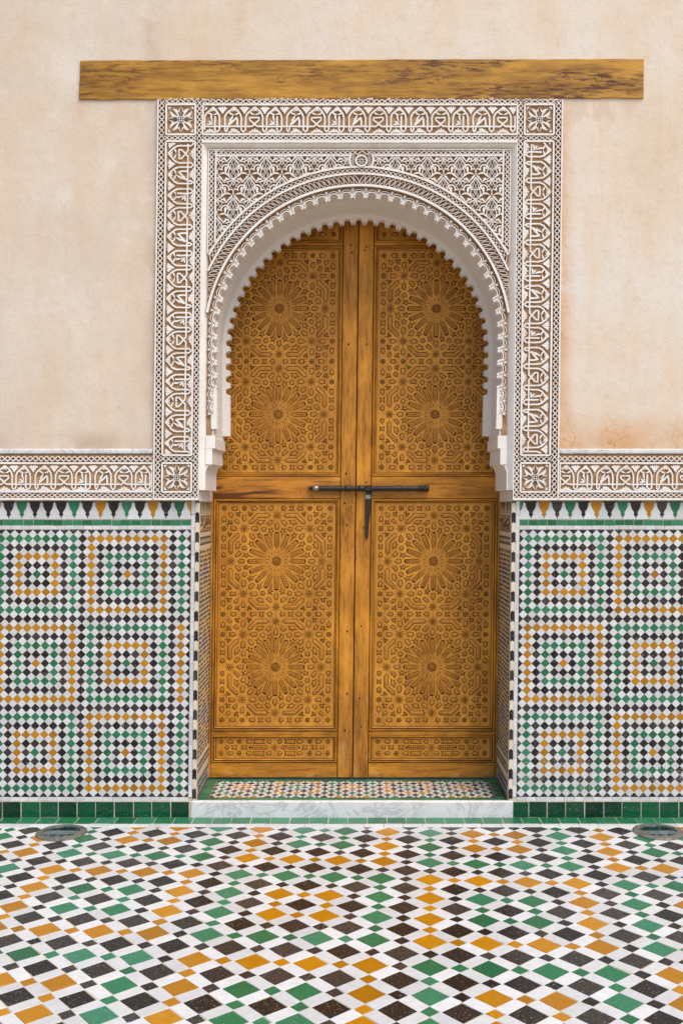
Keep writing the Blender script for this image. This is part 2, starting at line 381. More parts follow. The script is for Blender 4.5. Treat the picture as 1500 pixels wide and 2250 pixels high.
def ring_colour(p, q, per, lead, flip):        # concentric squares in alternating green and ochre blocks
    bi, bj = math.floor(p/per), math.floor(q/per); a, b = p-bi*per, q-bj*per
    n = per-1
    if a >= n or b >= n: return 'black'
    r = min(a, b, n-1-a, n-1-b)
    if r % 2: return 'black'
    A = (bi+bj+flip) % 2
    return ('ochre', 'green')[(A+(r//2)) % 2]
PP = 2*HP
def lattice_tiles(X, rot, scale, big, small, wl, ww, prange, qrange, colour, keep, edge, wells=()):
    """big and small diamonds with white bars between; X maps (p, q) to plane coordinates"""
    bigs, smalls, whites = [], [], []
    cr, sr = math.cos(rot), math.sin(rot)
    def rotp(poly, a=0.0):
        c, s_ = math.cos(a+rot), math.sin(a+rot); return [(x*c-y*s_, x*s_+y*c) for x, y in poly]
    def bar(l, w_): return [(l/2, w_/2), (-l/2, w_/2), (-l/2, -w_/2), (l/2, -w_/2)]
    shapes = {'b': rotp(diamond(big*scale)), 's': rotp(diamond(small*scale)),
              'u': rotp(bar(wl*scale, ww*scale), math.pi/4), 'v': rotp(bar(wl*scale, ww*scale), -math.pi/4)}
    def put(lst, k, c, col):
        if not keep(c): return
        poly = shapes[k]; full = True
        ed = list(edge)
        for lx, ly in wells:
            dx, dy = c[0]-lx, c[1]-ly; dd = math.hypot(dx, dy)
            if dd < .02: return
            if dd < .35: ed.append((-dx/dd, -dy/dd, -((dx*lx+dy*ly)/dd+.114)))
        for (nx, ny, cc) in ed:
            q = [(x+c[0], y+c[1]) for x, y in poly]; q2 = clip(q, nx, ny, cc)
            if len(q2) < 3: return
            if q2 != q: full = False; poly = [(x-c[0], y-c[1]) for x, y in q2]
        if not full:
            a = np.asarray(poly); ar = abs(.5*np.sum(a[:, 0]*np.roll(a[:, 1], -1)-np.roll(a[:, 0], -1)*a[:, 1]))
            if ar < (.05*scale)**2: return
        lst.append((k if full else None, poly, c, col))
    for p in range(*prange):
        for q in range(*qrange):
            put(bigs if (p+q) % 2 == 0 else smalls, 'b' if (p+q) % 2 == 0 else 's', X(p, q), colour(p, q))
            # whites sit on the midpoints of the diagonal neighbours of the big tiles
            par = (p+q) % 2
            put(whites, 'v' if par else 'u', X(p+.5, q+.5), 'white')
    return bigs, smalls, whites
def fl_keep(c): return abs(c[0]) <= 3.3 and c[1] >= -6.4
bigs, smalls, whites = lattice_tiles(fl_xy, math.pi-TH, PP, .307, .150, .474, .246, (-42, 36), (-12, 62),
                                     lambda p, q: ring_colour(p, q, 8, 0, 0), fl_keep, [(0, 1, -.176)], LIGHTS)
def by_view(t):
    u, v = project(t[2][0], t[2][1], 0); inv = -70 < u < 1570 and v < 2320
    return (0 if inv else 1, t[2][1])
for nm, lst in (('large_tile', bigs), ('small_tile', smalls), ('white_tile', whites)):
    lst.sort(key=by_view)
    lay_tiles(nm, floor, lst, FLOOR, L_FLOOR, 0, .005, .0012, .0016, 300, .007, .014, 'floor')
strip = []; strip2 = []
x = -3.2
while x < 3.2:
    wd = .1045*random.uniform(.97, 1.03)
    strip.append((None, [(-wd/2+.0022, -.0535), (wd/2-.0022, -.0535), (wd/2-.0022, .0535), (-wd/2+.0022, .0535)], (x+wd/2, -.0625), 'green'))
    strip2.append((None, [(-wd/2+.001, -.0255), (wd/2-.001, -.0255), (wd/2-.001, .0255), (-wd/2+.001, .0255)], (x+wd/2-.02, -.1455), 'white')); x += wd
vis = lambda t: 0 if -60 < project(t[2][0], t[2][1], 0)[0] < 1560 else 1
for nm, l in (('border_tile', strip), ('edging_tile', strip2)):
    l.sort(key=vis); lay_tiles(nm, floor, l, FLOOR, L_FLOOR, .0005, .005, .0012, .0008, sum(1 for t in l if vis(t) == 0), .004, 0, 'floor')

# ================================================================== the plaster wall
JH = 343                                       # half-width of the opening in wall pixels
wall = MB()
zt = 5.2
def wpoly(pts, y0, y1):                        # pts (x metres, z metres) extruded in depth
    p = np.asarray(pts, float); n = len(p)
    v = np.concatenate([XYZ(p[:, 0], y0, p[:, 1]), XYZ(p[:, 0], y1, p[:, 1])])
    wall.add(v, [tuple(range(n)), tuple(reversed(range(n, 2*n)))]+[(i, (i+1) % n, n+(i+1) % n, n+i) for i in range(n)])
zf = lambda y: CAM_H-(y-PY)/S
jx = JH/S
wpoly([(-6, -.02), (-jx-.004, -.02), (-jx-.004, zf(322)), (jx+.004, zf(322)), (jx+.004, -.02), (6, -.02), (6, zt), (-6, zt)], .013, .75)
# plaster coat above the ledge and round the surround
fo, fy0 = 444/S, 221
led = zf(992)
for sx in (-1, 1):
    mb_ = [(sx*fo, led), (sx*6, led), (sx*6, zf(fy0)), (sx*fo, zf(fy0))]
    wpoly(mb_, -.014, .0128)
wpoly([(-6, zf(fy0)+.0), (6, zf(fy0)+.0), (6, zt), (-6, zt)], -.014, .0128)
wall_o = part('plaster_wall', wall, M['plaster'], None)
tag(wall_o, 'cream weathered plaster wall stained along the carved surround', 'wall')
# ledges
for sx in (-1, 1):
    mb_ = MB(); a, b = sorted((PX+sx*445.5, PX+sx*2400))
    pts = [(-.012, 986.0), (.006, 986.5), (.012, 988.5), (.012, 995), (.004, 997.5), (-.012, 998)]
    v = np.concatenate([WALL(a, np.array([q[1] for q in pts]), np.array([q[0]+.014 for q in pts])), WALL(b, np.array([q[1] for q in pts]), np.array([q[0]+.014 for q in pts]))])
    n = 6; mb_.add(v, [tuple(range(n)), tuple(reversed(range(n, 2*n)))]+[(i, (i+1) % n, n+(i+1) % n, n+i) for i in range(n)])
    o = part('wall_ledge', mb_, M['marble'], None); tag(o, ('narrow pale stone ledge under the plaster with grey-brown smears' if sx < 0 else 'narrow pale stone ledge under the orange-stained plaster'), 'ledge', 'stone ledges under the plaster')

# ================================================================== beam over the surround
beam = thing('wooden_beam', 'long flat yellow-brown wooden lintel beam with worn dark patches', 'beam', tuple(WALL(781, 219, 0)))
X0, X1 = 163.5, 1402
bp = [(X0+2, 133.5), (X1, 130), (X1+1, 217), (X0, 220.5)]
bp = dense(bp+[bp[0]], 25)[:-1]; bp = bp+rng.normal(0, .35, bp.shape)
part('plank', MB().prism(WALL, bp, -.02, .023, 1.2), M['beam'], beam)
for x, y in ((278, 178), (618, 176), (966, 175), (1312, 173)):
    xu = x-LEAN*(PY-y); mb_ = MB(); a = np.linspace(0, 2*np.pi, 21)[:-1]
    mb_.prism(WALL, np.stack([xu+6.2*np.cos(a), y+6.2*np.sin(a)], 1), .012, .0242, 1.0)
    mb_.ribbon(WALL, np.stack([xu+8.0*np.cos(a), y+8.0*np.sin(a)], 1), 1.2, .022, .0235, .5, True, 1)
    part('peg_plug', mb_, [M['beam'], M['groove']], beam)

# ================================================================== carved stucco
ST = [M['stucco'], M['ground']]
def U(x): return PX+x                          # from the opening's centre line
def bar(mb, x0, y0, x1, y1, w_, h0, h1): mb.ribbon(WALL, dense([(x0, y0), (x1, y1)], 14), w_, h0, h1, .82, jit=.12)
def lattice(mb, a, b, c0, c1, vertical, h0, h1, ok=None, pitch=11.9, wd=2.7):
    n = max(1, round((b-a)/pitch)); p = (b-a)/n
    for i in range(n):
        s0, s1 = a+i*p, a+(i+1)*p
        for q in (((s0, c0), (s1, c1)), ((s0, c1), (s1, c0))):
            pts = np.array([(c, s) if vertical else (s, c) for s, c in q])
            if ok is not None and not all(ok(*t) for t in pts): continue
            mb.ribbon(WALL, pts, wd, h0, h1-.004*random.random(), .72, jit=.15)
def frieze_strokes():
    """one repeat of the lettered frieze, 135.7 px long and 60 px high (x along, y down from the top)"""
    z = lambda pts: [((x-125)/6.818, (y-62)/6.818) for x, y in pts]
    st = []
    def s(pts, w_=4.3, sm=False): q = z(pts); st.append((smooth(q, 4) if sm else dense(q, 5), w_))
    def leaf(pts, w_): q = smooth(z(pts), 4); st.append((q, leafw(len(q), w_)))
    s([(125, 372), (240, 372), (340, 278), (345, 240), (280, 240)], 4.2); s([(280, 240), (205, 240), (207, 278), (312, 366), (330, 372), (1050, 372)], 4.2)
    for cx, xl, xr in ((285, 145, 400), (585, 460, 682), (897, 760, 1005)):
        s([(xl, 420), (xl, 300), (xl, 235)], 4.2); s([(xl, 235), (xl+25, 180), (xl+72, 140), (cx, 82)], 4.4, True)
        s([(xr, 420), (xr, 300), (xr, 240)], 4.2); s([(xr, 240), (xr-12, 195), (xr-45, 145), (cx, 82)], 4.4, True)
        leaf([(cx-75, 165), (cx-40, 185), (cx, 200)], 4.5); leaf([(cx+75, 165), (cx+40, 185), (cx, 200)], 4.5)
        leaf([(cx, 95), (cx-12, 130), (cx-40, 150)], 3.4); leaf([(cx, 95), (cx+12, 130), (cx+40, 150)], 3.4)
    for a, b in ((400, 460), (682, 612), (760, 800), (1005, 1070)):
        s([(a, 418), ((a+b)/2, 455), (b, 418)], 4.2)
    s([(612, 420), (612, 330), (614, 218)], 4.6); s([(800, 420), (800, 372)], 4.2); s([(1070, 420), (1070, 372)], 4.2)
    s([(815, 352), (875, 300), (935, 236), (944, 290), (946, 362)], 4.8)
    for cx in (125, 430, 725):
        for dx, dy in ((-68, 22), (-36, 6), (0, 2), (36, 6), (68, 22)):
            leaf([(cx+dx, 70+dy), (cx+dx*.55, 115), (cx, 190)], 4.6 if dx else 3.6)
    for cx in (285, 540, 900):
        for dx, dy in ((-88, 462), (-48, 428), (0, 402), (48, 428), (88, 462)):
            leaf([(cx+dx, dy), (cx+dx*.5, dy*.5+220), (cx, 462)], 4.6)
    for pts in (((500, 345), (545, 335), (590, 345)), ((555, 195), (560, 250), (585, 330)), ((520, 290), (550, 310), (585, 340)), ((830, 290), (865, 240), (892, 190)), ((815, 330), (850, 300), (880, 260))):
        leaf(pts, 5.0)
    leaf([(850, 410), (900, 420), (960, 440)], 4)
    return st
FR = frieze_strokes(); FL = 135.7
def frieze(parent, a, b, loop, M2, h0, h1, sc=1.0):
    """lettered units between a and b along the band; loop = position of one knot; M2 maps (along, down) to wall pixels"""
    ph = (285-125)/6.818*sc; per = FL*sc
    k0 = math.floor((a-(loop-ph))/per)
    cache = None
    for k in range(k0, k0+200):
        s0 = loop-ph+k*per
        if s0 > b: break
        mb = MB()
        for pts, wd in FR:
            q = np.array(pts)*sc; q[:, 0] += s0
            ok = (q[:, 0] > a+1) & (q[:, 0] < b-1)
            for p_, w_ in keep_runs(q, wd, ok):
                t = np.array([M2(x, y) for x, y in p_]); mb.ribbon(WALL, t, np.asarray(w_)*sc, h0, h1, .8, jit=.18)
        if mb.n: part('lettered_unit', mb, M['stucco'], parent)
def rosette(mb, cx, cy, r, h0, h1):
    for k in range(4):
        a = k*math.pi/2; c, s = math.cos(a), math.sin(a)
        rot = lambda pts: [(cx+(x*c-y*s)*r, cy+(x*s+y*c)*r) for x, y in pts]
        for sg in (-1, 1):
            q = smooth(rot([(.06*sg, -.12), (.42*sg, -.26), (.72*sg, -.52), (.80*sg, -.78)]), 5); mb.ribbon(WALL, q, leafw(len(q), 5.6), h0, h1, .5)
            q = smooth(rot([(.04*sg, -.2), (.2*sg, -.55), (.5*sg, -.78), (.78*sg, -.78)]), 5); mb.ribbon(WALL, q, leafw(len(q), 7.2), h0, h1, .5)
            q = smooth(rot([(.05*sg, -.25), (.16*sg, -.6), (0.02*sg, -.98)]), 5); mb.ribbon(WALL, q, leafw(len(q), 5.4), h0, h1, .5)
        q = rot([(.98, -.98), (.72, -.98), (.98, -.72)]); mb.prism(WALL, q, h0, h1, .5)
        q = rot([(.13, 0), (0, -.13)]); mb.ribbon(WALL, q, 1.6, h0, h1, .6)

sur = thing('stucco_surround', 'white carved stucco surround framing the horseshoe doorway', 'door surround', tuple(WALL(781, 1099, 0)))
HG, HT = .014, .034                           # ground and face of the outer frame
g = MB()
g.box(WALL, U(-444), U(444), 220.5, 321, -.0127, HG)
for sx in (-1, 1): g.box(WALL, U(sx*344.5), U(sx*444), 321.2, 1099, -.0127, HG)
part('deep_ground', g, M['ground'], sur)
# raised backings of the lettered panels, corner squares
PG = .020
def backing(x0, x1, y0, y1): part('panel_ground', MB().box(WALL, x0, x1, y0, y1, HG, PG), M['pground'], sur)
rim = MB()
def frame_rect(mb, x0, x1, y0, y1, w_, h0=HG, h1=HT):
    for a in ((x0, y0, x1, y0), (x0, y1, x1, y1), (x0, y0, x0, y1), (x1, y0, x1, y1)): bar(mb, *a, w_, h0, h1-random.random()*.0012)
backing(U(-342), U(342), 233, 297); frame_rect(rim, U(-344), U(344), 232.5, 297.5, 5)
for sx in (-1, 1):
    xa, xb = sorted((U(sx*361), U(sx*423))); backing(xa, xb, 313, 1000); frame_rect(rim, xa-1, xb+1, 312.5, 1000.5, 5)
    for y0, y1 in ((232, 298), (1017.5, 1081)):
        backing(xa, xb, y0, y1); frame_rect(rim, xa-1, xb+1, y0, y1, 5)
    bar(rim, U(sx*442), 221, U(sx*442), 1098, 4, HG, HT); bar(rim, U(sx*344.5), 318, U(sx*344.5), 1098, 3, HG, HT)
    bar(rim, U(sx*443), 1096.5, U(sx*343), 1096.5, 6, HG, HT)
bar(rim, U(-346), 313, U(346), 313, 8, HG, HT)
part('rim_moulding', rim, M['stucco'], sur)
def strip_part(parent, *args, **kw):
    mb = MB(); lattice(mb, *args, **kw); part('lattice_border', mb, M['stucco'], parent)
for sx in (-1, 1):
    strip_part(sur, 223, 1094, U(sx*428.5), U(sx*439.5), True, HG, HT-.002); strip_part(sur, 223, 1094, U(sx*346.5), U(sx*356.5), True, HG, HT-.002)
    for y0, y1 in ((1003, 1014), (1084, 1093.5), (221, 230), (300.5, 309.5)): strip_part(sur, *sorted((U(sx*357), U(sx*428.5))), y0, y1, False, HG, HT-.002)
for y0, y1 in ((221, 230), (300.5, 309.5)): strip_part(sur, U(-346), U(346), y0, y1, False, HG, HT-.002)
# crumbled mortar along the top edge under the beam
cr = MB()
for i in range(150):
    x = random.uniform(-440, 440); y = 221+random.gauss(0, .8); r = random.uniform(1, 2.6)
    a = np.linspace(0, 2*np.pi, 7)[:-1]; cr.prism(WALL, np.stack([U(x)+r*1.6*np.cos(a), y+r*.7*np.sin(a)], 1)+rng.normal(0, .4, (6, 2)), .0, .033+random.random()*.004, .6)
part('crumbled_edge', cr, M['stucco'], sur, kind='stuff')
ros = []
for sx in (-1, 1):
    for cy in (265, 1049.3):
        mb = MB(); rosette(mb, U(sx*392), cy, 28.5, PG, HT-.003); part('corner_rosette', mb, M['stucco'], sur)
frieze(sur, U(-341), U(341), 551.3, lambda s, d: (s, 235+d), PG, HT-.002)
# on the uprights the lettering turns outward: top of the letters towards the plaster
PANEL = [(-1, lambda s, d: (U(-421)+d, 1313-s), 1313-339.6), (1, lambda s, d: (U(421)-d, s), 424)]
for sx, M2, loop in PANEL: frieze(sur, 1313-998 if sx < 0 else 315, 1313-315 if sx < 0 else 998, loop, M2, PG, HT-.002)

# ---- arch block: soffit, scalloped lips, corbels
ACY, R0 = 742.0, 317.0
QS = R0*math.pi/2
def A(s, r, cy=ACY):                           # signed arc length from the crown, radius -> offset from centre line, y
    s = np.asarray(s, float); r = np.asarray(r, float); sg = np.sign(s)+(s == 0); a = np.abs(s); th = np.minimum(a, QS)/R0
    st_ = np.maximum(a-QS, 0)
    x = np.where(a < QS, r*np.sin(th), r-st_*.014); y = np.where(a < QS, cy-r*np.cos(th), cy+st_)
    return sg*x, y
STR = 218                                       # straight part below the springing
SEND = QS+STR
FIELD = -.003
fs = np.linspace(0, SEND, 60)
corb = [(311, 962), (311, 985), (317, 985.5), (317, 1019)]+[(317+14*math.sin(t), 1019+24*(1-math.cos(t))) for t in np.linspace(.25, math.pi/2, 7)]+[(331, 1077), (342.5, 1077.5)]
fxp, fyp = A(fs, R0)
front = list(zip(fxp, fyp))+corb
bxp, byp = A(fs, R0-6, ACY+8)
back = [(x, min(y, 960)) for x, y in zip(bxp, byp)]+[(x-6 if x < 342 else x, y) for x, y in corb]
blk = MB()
for sx in (-1, 1):
    f_ = np.array(front); b_ = np.array(back); n = len(f_)
    vf = WALL(U(sx*f_[:, 0]), f_[:, 1], FIELD); vb = WALL(U(sx*b_[:, 0]), b_[:, 1], -.33)
    blk.add(np.concatenate([vf, vb]), [(i, i+1, n+i+1, n+i) for i in range(n-1)])
    for T_h, pr in ((FIELD, f_), (-.33, b_)):
        outer = [(342.5, 1077.5), (342.5, 318), (0, 318)]
        poly = np.concatenate([np.array([(0, pr[0][1])]), pr[1:-1], np.array(outer)])
        blk.add(WALL(U(sx*poly[:, 0]), poly[:, 1], T_h), [tuple(range(len(poly)))])
part('arch_soffit', blk, [M['soffit']], sur)
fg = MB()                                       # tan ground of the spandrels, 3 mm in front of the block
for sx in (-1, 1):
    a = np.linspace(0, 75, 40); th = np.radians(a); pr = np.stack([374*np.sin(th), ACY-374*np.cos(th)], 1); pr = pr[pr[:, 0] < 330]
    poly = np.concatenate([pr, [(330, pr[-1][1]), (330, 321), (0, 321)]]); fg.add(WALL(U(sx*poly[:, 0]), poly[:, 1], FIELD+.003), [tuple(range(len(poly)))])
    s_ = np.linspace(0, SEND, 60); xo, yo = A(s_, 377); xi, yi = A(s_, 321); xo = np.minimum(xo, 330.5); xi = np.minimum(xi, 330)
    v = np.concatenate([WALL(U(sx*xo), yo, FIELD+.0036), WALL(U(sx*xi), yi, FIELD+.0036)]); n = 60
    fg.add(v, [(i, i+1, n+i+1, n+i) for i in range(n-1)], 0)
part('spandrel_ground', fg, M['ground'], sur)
plain = MB()
for sx in (-1, 1):                              # sloping plain band between the frame and the recessed field
    v = np.concatenate([WALL(np.array([U(sx*344.4), U(sx*341), U(sx*333), U(sx*331)]), 318, np.array([HT-.004, HT-.006, .004, FIELD])),
                        WALL(np.array([U(sx*344.4), U(sx*341), U(sx*333), U(sx*331)]), 1077, np.array([HT-.004, HT-.006, .004, FIELD]))])
    plain.add(v, [(i, i+1, 5+i, 4+i) for i in range(3)]+[(0, 1, 2, 3), (7, 6, 5, 4)])
v = np.concatenate([WALL(U(-343), np.array([317, 319, 326, 327.5]), np.array([HT-.004, HT-.006, .002, FIELD])), WALL(U(343), np.array([317, 319, 326, 327.5]), np.array([HT-.004, HT-.006, .002, FIELD]))])
plain.add(v, [(i, i+1, 5+i, 4+i) for i in range(3)])
part('plain_band', plain, M['stucco'], sur)
FT = .015
inside = lambda x, y: np.hypot(np.asarray(x)-PX, np.asarray(y)-ACY) < 377
fb = MB()
for sx in (-1, 1):
    for xx, w_ in ((315.5, 5), (331, 3)):
        q = dense([(U(sx*xx), 330), (U(sx*xx), 742)], 6)
        for p_, w2 in keep_runs(q, w_, ~inside(q[:, 0], q[:, 1])): fb.ribbon(WALL, p_, w2, FIELD, FT, .82, jit=.12)
    lattice(fb, 329, 742, U(sx*320), U(sx*329.5), True, FIELD, FT-.002, lambda x, y: not inside(x, y), 10.5)
okm = lambda x, y: (not inside(x, y)) and math.hypot(x-785, y-354) > 25
bar(fb, U(-331), 328.5, U(331), 328.5, 3, FIELD, FT)
q = dense([(U(-316), 341.5), (U(316), 341.5)], 4)
for p_, w2 in keep_runs(q, 5, np.hypot(q[:, 0]-785, q[:, 1]-354) > 26): fb.ribbon(WALL, p_, w2, FIELD, FT, .82, jit=.12)
lattice(fb, U(-320), U(320), 330, 339.5, False, FIELD, FT-.002, lambda x, y: math.hypot(x-785, y-354) > 16, 10.5)
part('field_border', fb, M['stucco'], sur)
# arabesque of the spandrels
def arabesque():
    z = lambda pts: [((x)/8.82, (y-85)/8.82) for x, y in pts]; st = []
    def s(pts, w_, sm=True, both=True):
        for sg in ((1, -1) if both else (1,)):
            q = z([(x*sg, y) for x, y in pts]); st.append((smooth(q, 4) if sm else dense(q, 2.5), w_))
    def leaf(pts, w_):
        for sg in (1, -1): q = smooth(z([(x*sg, y) for x, y in pts]), 5); st.append((q, leafw(len(q), w_)))
    s([(0, 85), (42, 140), (92, 210), (112, 268), (105, 315)], 3.2)
    s([(0, 120), (30, 190), (70, 300)], 1.1, False); s([(45, 165), (0, 260), (-25, 310)], 1.1, False); s([(70, 215), (35, 310)], 1.1, False)
    s([(-70, 318), (70, 318)], 2.2, False, False)
    s([(85, 330), (98, 400), (70, 465), (0, 525)], 2.6); s([(40, 330), (-45, 470)], 1.1, False); s([(70, 400), (0, 510)], 1.1, False); s([(0, 330), (60, 440)], 1.1, False)
    a = np.radians(np.arange(-25, 215, 20)); s([(150+78*math.cos(t), 310-78*math.sin(t)) for t in a], 3.6)
    leaf([(148, 268), (150, 330), (152, 420)], 7); leaf([(150, 400), (215, 395), (290, 430)], 4.6); leaf([(150, 400), (95, 440), (20, 515)], 4.8)
    leaf([(300, 440), (240, 500), (160, 590)], 4.6); leaf([(20, 520), (90, 560), (185, 575)], 3.4)
    s([(0, 520), (22, 590), (78, 660), (95, 700)], 1.4); s([(305, 350), (285, 300), (240, 230), (180, 165)], 1.4); s([(308, 340), (300, 420), (240, 470)], 1.3)
    leaf([(185, 85), (165, 130), (100, 190)], 5.4); s([(308, 90), (290, 170), (255, 250)], 1.3); s([(0, 640), (40, 560), (110, 520)], 1.2)
    leaf([(95, 715), (50, 712), (0, 715)], 3.4); leaf([(240, 100), (200, 120), (150, 100)], 4)
    return st
AR = arabesque(); PXA, PYA = 70.9, 89.6
for sx in (-1, 1):
    mb = MB()
    for i in range(-1, 10):
        for j in range(-1, 8):
            for ox, oy in ((0, 0), (PXA/2, PYA/2)):
                cx, cy = -276.5+i*PXA+ox, 345+j*PYA+oy
                for pts, wd in AR:
                    q = np.array(pts)+(cx, cy)
                    ok = (np.abs(q[:, 0]) < 314) & (q[:, 1] > 343) & (np.hypot(q[:, 0], q[:, 1]-ACY) > 376) & (q[:, 0]*sx >= 0) & (q[:, 1] < 740) & (np.hypot(q[:, 0]-4, q[:, 1]-354) > 26)
                    if not ok.any(): continue
                    for p_, w_ in keep_runs(q, wd, ok): mb.ribbon(WALL, p_+(PX, 0), w_, FIELD, FT-.001, .78, jit=.12)
    part('spandrel_arabesque', mb, M['stucco'], sur)
# concentric bands of the arch
def band(mb, r, w_, h1, smin=0):
    for sx in (-1, 1):
        s_ = np.linspace(0, SEND, 160); x, y = A(s_, r)
        q = np.stack([U(sx*x), y], 1)
        for p_, w2 in keep_runs(q, w_, (x < 330.5) & (y < 952)): mb.ribbon(WALL, p_, w2, FIELD, h1, .8, jit=.08)
ab = MB()
for r, w_, h1 in ((375, 5.5, .020), (360, 5.5, .022), (334.5, 6.5, .024)): band(ab, r, w_, h1)
part('arch_moulding', ab, M['stucco'], sur)
al = MB()
ns = 120; p_s = 10.6
for sx in (-1, 1):
    for i in range(ns):
        s0, s1 = i*p_s*R0/367, (i+1)*p_s*R0/367
        for ra, rb in ((363, 372), (372, 363)):
            (xa, ya), (xb, yb) = A(s0, ra), A(s1, rb)
            if max(xa, xb) < 330 and ya < 742: al.ribbon(WALL, [(U(sx*xa), ya), (U(sx*xb), yb)], 2.5, FIELD, .016, .5, jit=.12)
part('arch_lattice', al, M['stucco'], sur)
rope = MB(); band(rope, 347, 18, -.001)
for sx in (-1, 1):
    for i in range(0, 60):
        s0 = (i+.6)*10.9*R0/347
        pts = []
        for t in np.linspace(-1, 1, 13):       # a leaning teardrop: open at the outer... closed at the inner end
            ang = t*math.pi*.86; rr = 347+9*math.cos(ang); ss = s0+4.4*math.sin(ang)*(.55+.45*math.cos(ang*.5))+(347-rr)*-.45
            pts.append(A(ss, rr))
        q = np.array([(U(sx*x), y) for x, y in pts])
        for p_, w2_ in keep_runs(q, 2.1, np.abs(q[:, 0]-PX) < 330.3): rope.ribbon(WALL, p_, w2_, FIELD, .018, .55, jit=.1)
part('leaf_rope', rope, M['stucco'], sur)
med = MB(); a = np.linspace(0, 2*np.pi, 37)[:-1]; MC = (785, 354)
med.ribbon(WALL, np.stack([MC[0]+11.6*np.cos(a), MC[1]+11.6*np.sin(a)], 1), 5, FIELD, .024, .75, True)
for k in range(8):
    t = k*math.pi/4+math.pi/8; med.ribbon(WALL, [(MC[0]+2*math.cos(t), MC[1]+2*math.sin(t)), (MC[0]+7.8*math.cos(t), MC[1]+7.8*math.sin(t))], [2, 3.2], FIELD, .02, .6)
for a0, a1 in ((R(150), R(222)), (R(-42), R(30))):
    t = np.linspace(a0, a1, 12); med.ribbon(WALL, np.stack([MC[0]+26*np.cos(t), MC[1]-26*np.sin(t)*1.0-2], 1), 5, FIELD, .022, .8)
for k in range(10):
    for sg in (-1, 1):
        for dd in (-1, 1):
            x = MC[0]+sg*(19); y = 340+k*3.6
            if k < 8: med.ribbon(WALL, [(x-5, y), (x+5, y+5*dd)], 1.7, FIELD, .014, .5)
part('crown_medallion', med, M['stucco'], sur)
# scalloped lips: front and rear
PITCH = 28.3; NSC = 24
def lip(name, Rt, Rn, Ro, cy, h_front, h_back, n_full, ymax, orn, rb=0):
    mb = MB()
    for sx in (-1, 1):
        sv, rv = [], []
        for k in range(0, NSC+1):
            c = k*PITCH                         # notch centre
            hw_ = 8.6
            for t in np.linspace(-1, 1, 9):
                if k == 0 and t < 0: continue
                sv.append(c+hw_*t); rv.append(Rt+3+(Rn-Rt-3)*math.sqrt(max(0, 1-abs(t)**2.4)) if abs(t) < 1 else Rt+2.5)
            for t, r in ((9.6, Rt), (13.3, Rt), (13.6, Rt+2.6), (14.7, Rt+2.6), (15.0, Rt), (18.7, Rt)): sv.append(c+t); rv.append(r)
        sv = np.array(sv); rv = np.array(rv); o = np.argsort(sv, kind='stable'); sv, rv = sv[o], rv[o]
        rv = np.where(sv > (n_full-.5)*PITCH, Rt+1.0, rv)
        xi, yi = A(sv, rv, cy); xo, yo = A(sv, np.full_like(sv, Ro), cy); xo = np.minimum(xo, 330.5)
        m = yi < ymax; xi, yi, xo, yo = xi[m], yi[m], xo[m], yo[m]; n = len(xi)
        vv = [WALL(U(sx*xo), yo, h_front), WALL(U(sx*xi), yi, h_front), WALL(U(sx*(xi-rb*0)), yi, h_back)]
        mb.add(np.concatenate(vv), [(i, i+1, n+i+1, n+i) for i in range(n-1)]+[(n+i, n+i+1, 2*n+i+1, 2*n+i) for i in range(n-1)])
        e = n-1
        vb = np.concatenate([WALL(U(sx*xi), yi, h_back), WALL(U(sx*xo), yo, h_back)]); mb.add(vb, [(i, i+1, n+i+1, n+i) for i in range(n-1)])
        mb.add(np.stack([vv[0][e], vv[1][e], vb[e], vb[n+e]]), [(0, 1, 2, 3)])
    part(name, mb, M['stucco'] if orn else M['soffit'], sur)
lip('scalloped_edge', 308.5, 320.5, 322.5, ACY, .006, -.06, 24-2, 958, True)
lip('rear_scalloped_edge', 294, 305, 313, ACY+8, -.285, -.335, 24-2, 975, False)
sc = MB()
for sx in (-1, 1):
    for k in range(0, NSC):
        c = k*PITCH
        def arc(r0, r1, w_, h1, sp, n=11):
            t = np.linspace(-sp, sp, n); x, y = A(c+r0*np.sin(t), 317.5+r1*np.cos(t)-(2.5 if k < NSC-2 else 0))
            if k == 0: pass
            ok = (x < 330.2) & (y < 956)
            for p_, w2 in keep_runs(np.stack([U(sx*x), y], 1), w_, ok): sc.ribbon(WALL, p_, w2, .0, h1, .7, jit=.08)
        arc(10.2, 6.2, 3.0, .013, 1.75); arc(13.0, 11.2, 2.0, .013, 1.05)
        if k >= NSC-2: arc(5, 5, 3, .012, 1.6)
        for dx in (-3, 0, 3):
            x, y = A(np.array([c+14.15+dx*.2, c+14.15+dx*.6, c+14.15+dx]), np.array([322., 326., 330.5-abs(dx)*.5]))
            if max(x) < 331: sc.ribbon(WALL, np.stack([U(sx*x), y], 1), [1.5, 3.2, 1.2], .0, .014, .5)
part('scallop_ornament', sc, M['stucco'], sur)
for sx in (-1, 1):                              # stepped strips under the scallops, front face of the corbels
    blkc = MB()
    blkc.box(WALL, U(sx*310.5), U(sx*330.9), 957, 985, FIELD, .007); blkc.box(WALL, U(sx*316.5), U(sx*330.8), 985.3, 1020, FIELD, .0065)
    q = np.array([(317, 1020.4)]+[(317+14*math.sin(t), 1019.5+24*(1-math.cos(t))) for t in np.linspace(.25, math.pi/2, 7)]+[(331, 1077), (337, 1077), (337, 1050), (334, 1036), (328, 1024)])
    blkc.prism(WALL, np.stack([U(sx*q[:, 0]), q[:, 1]], 1), FIELD, .0062)
    part('corbel_face', blkc, M['stucco'], sur)

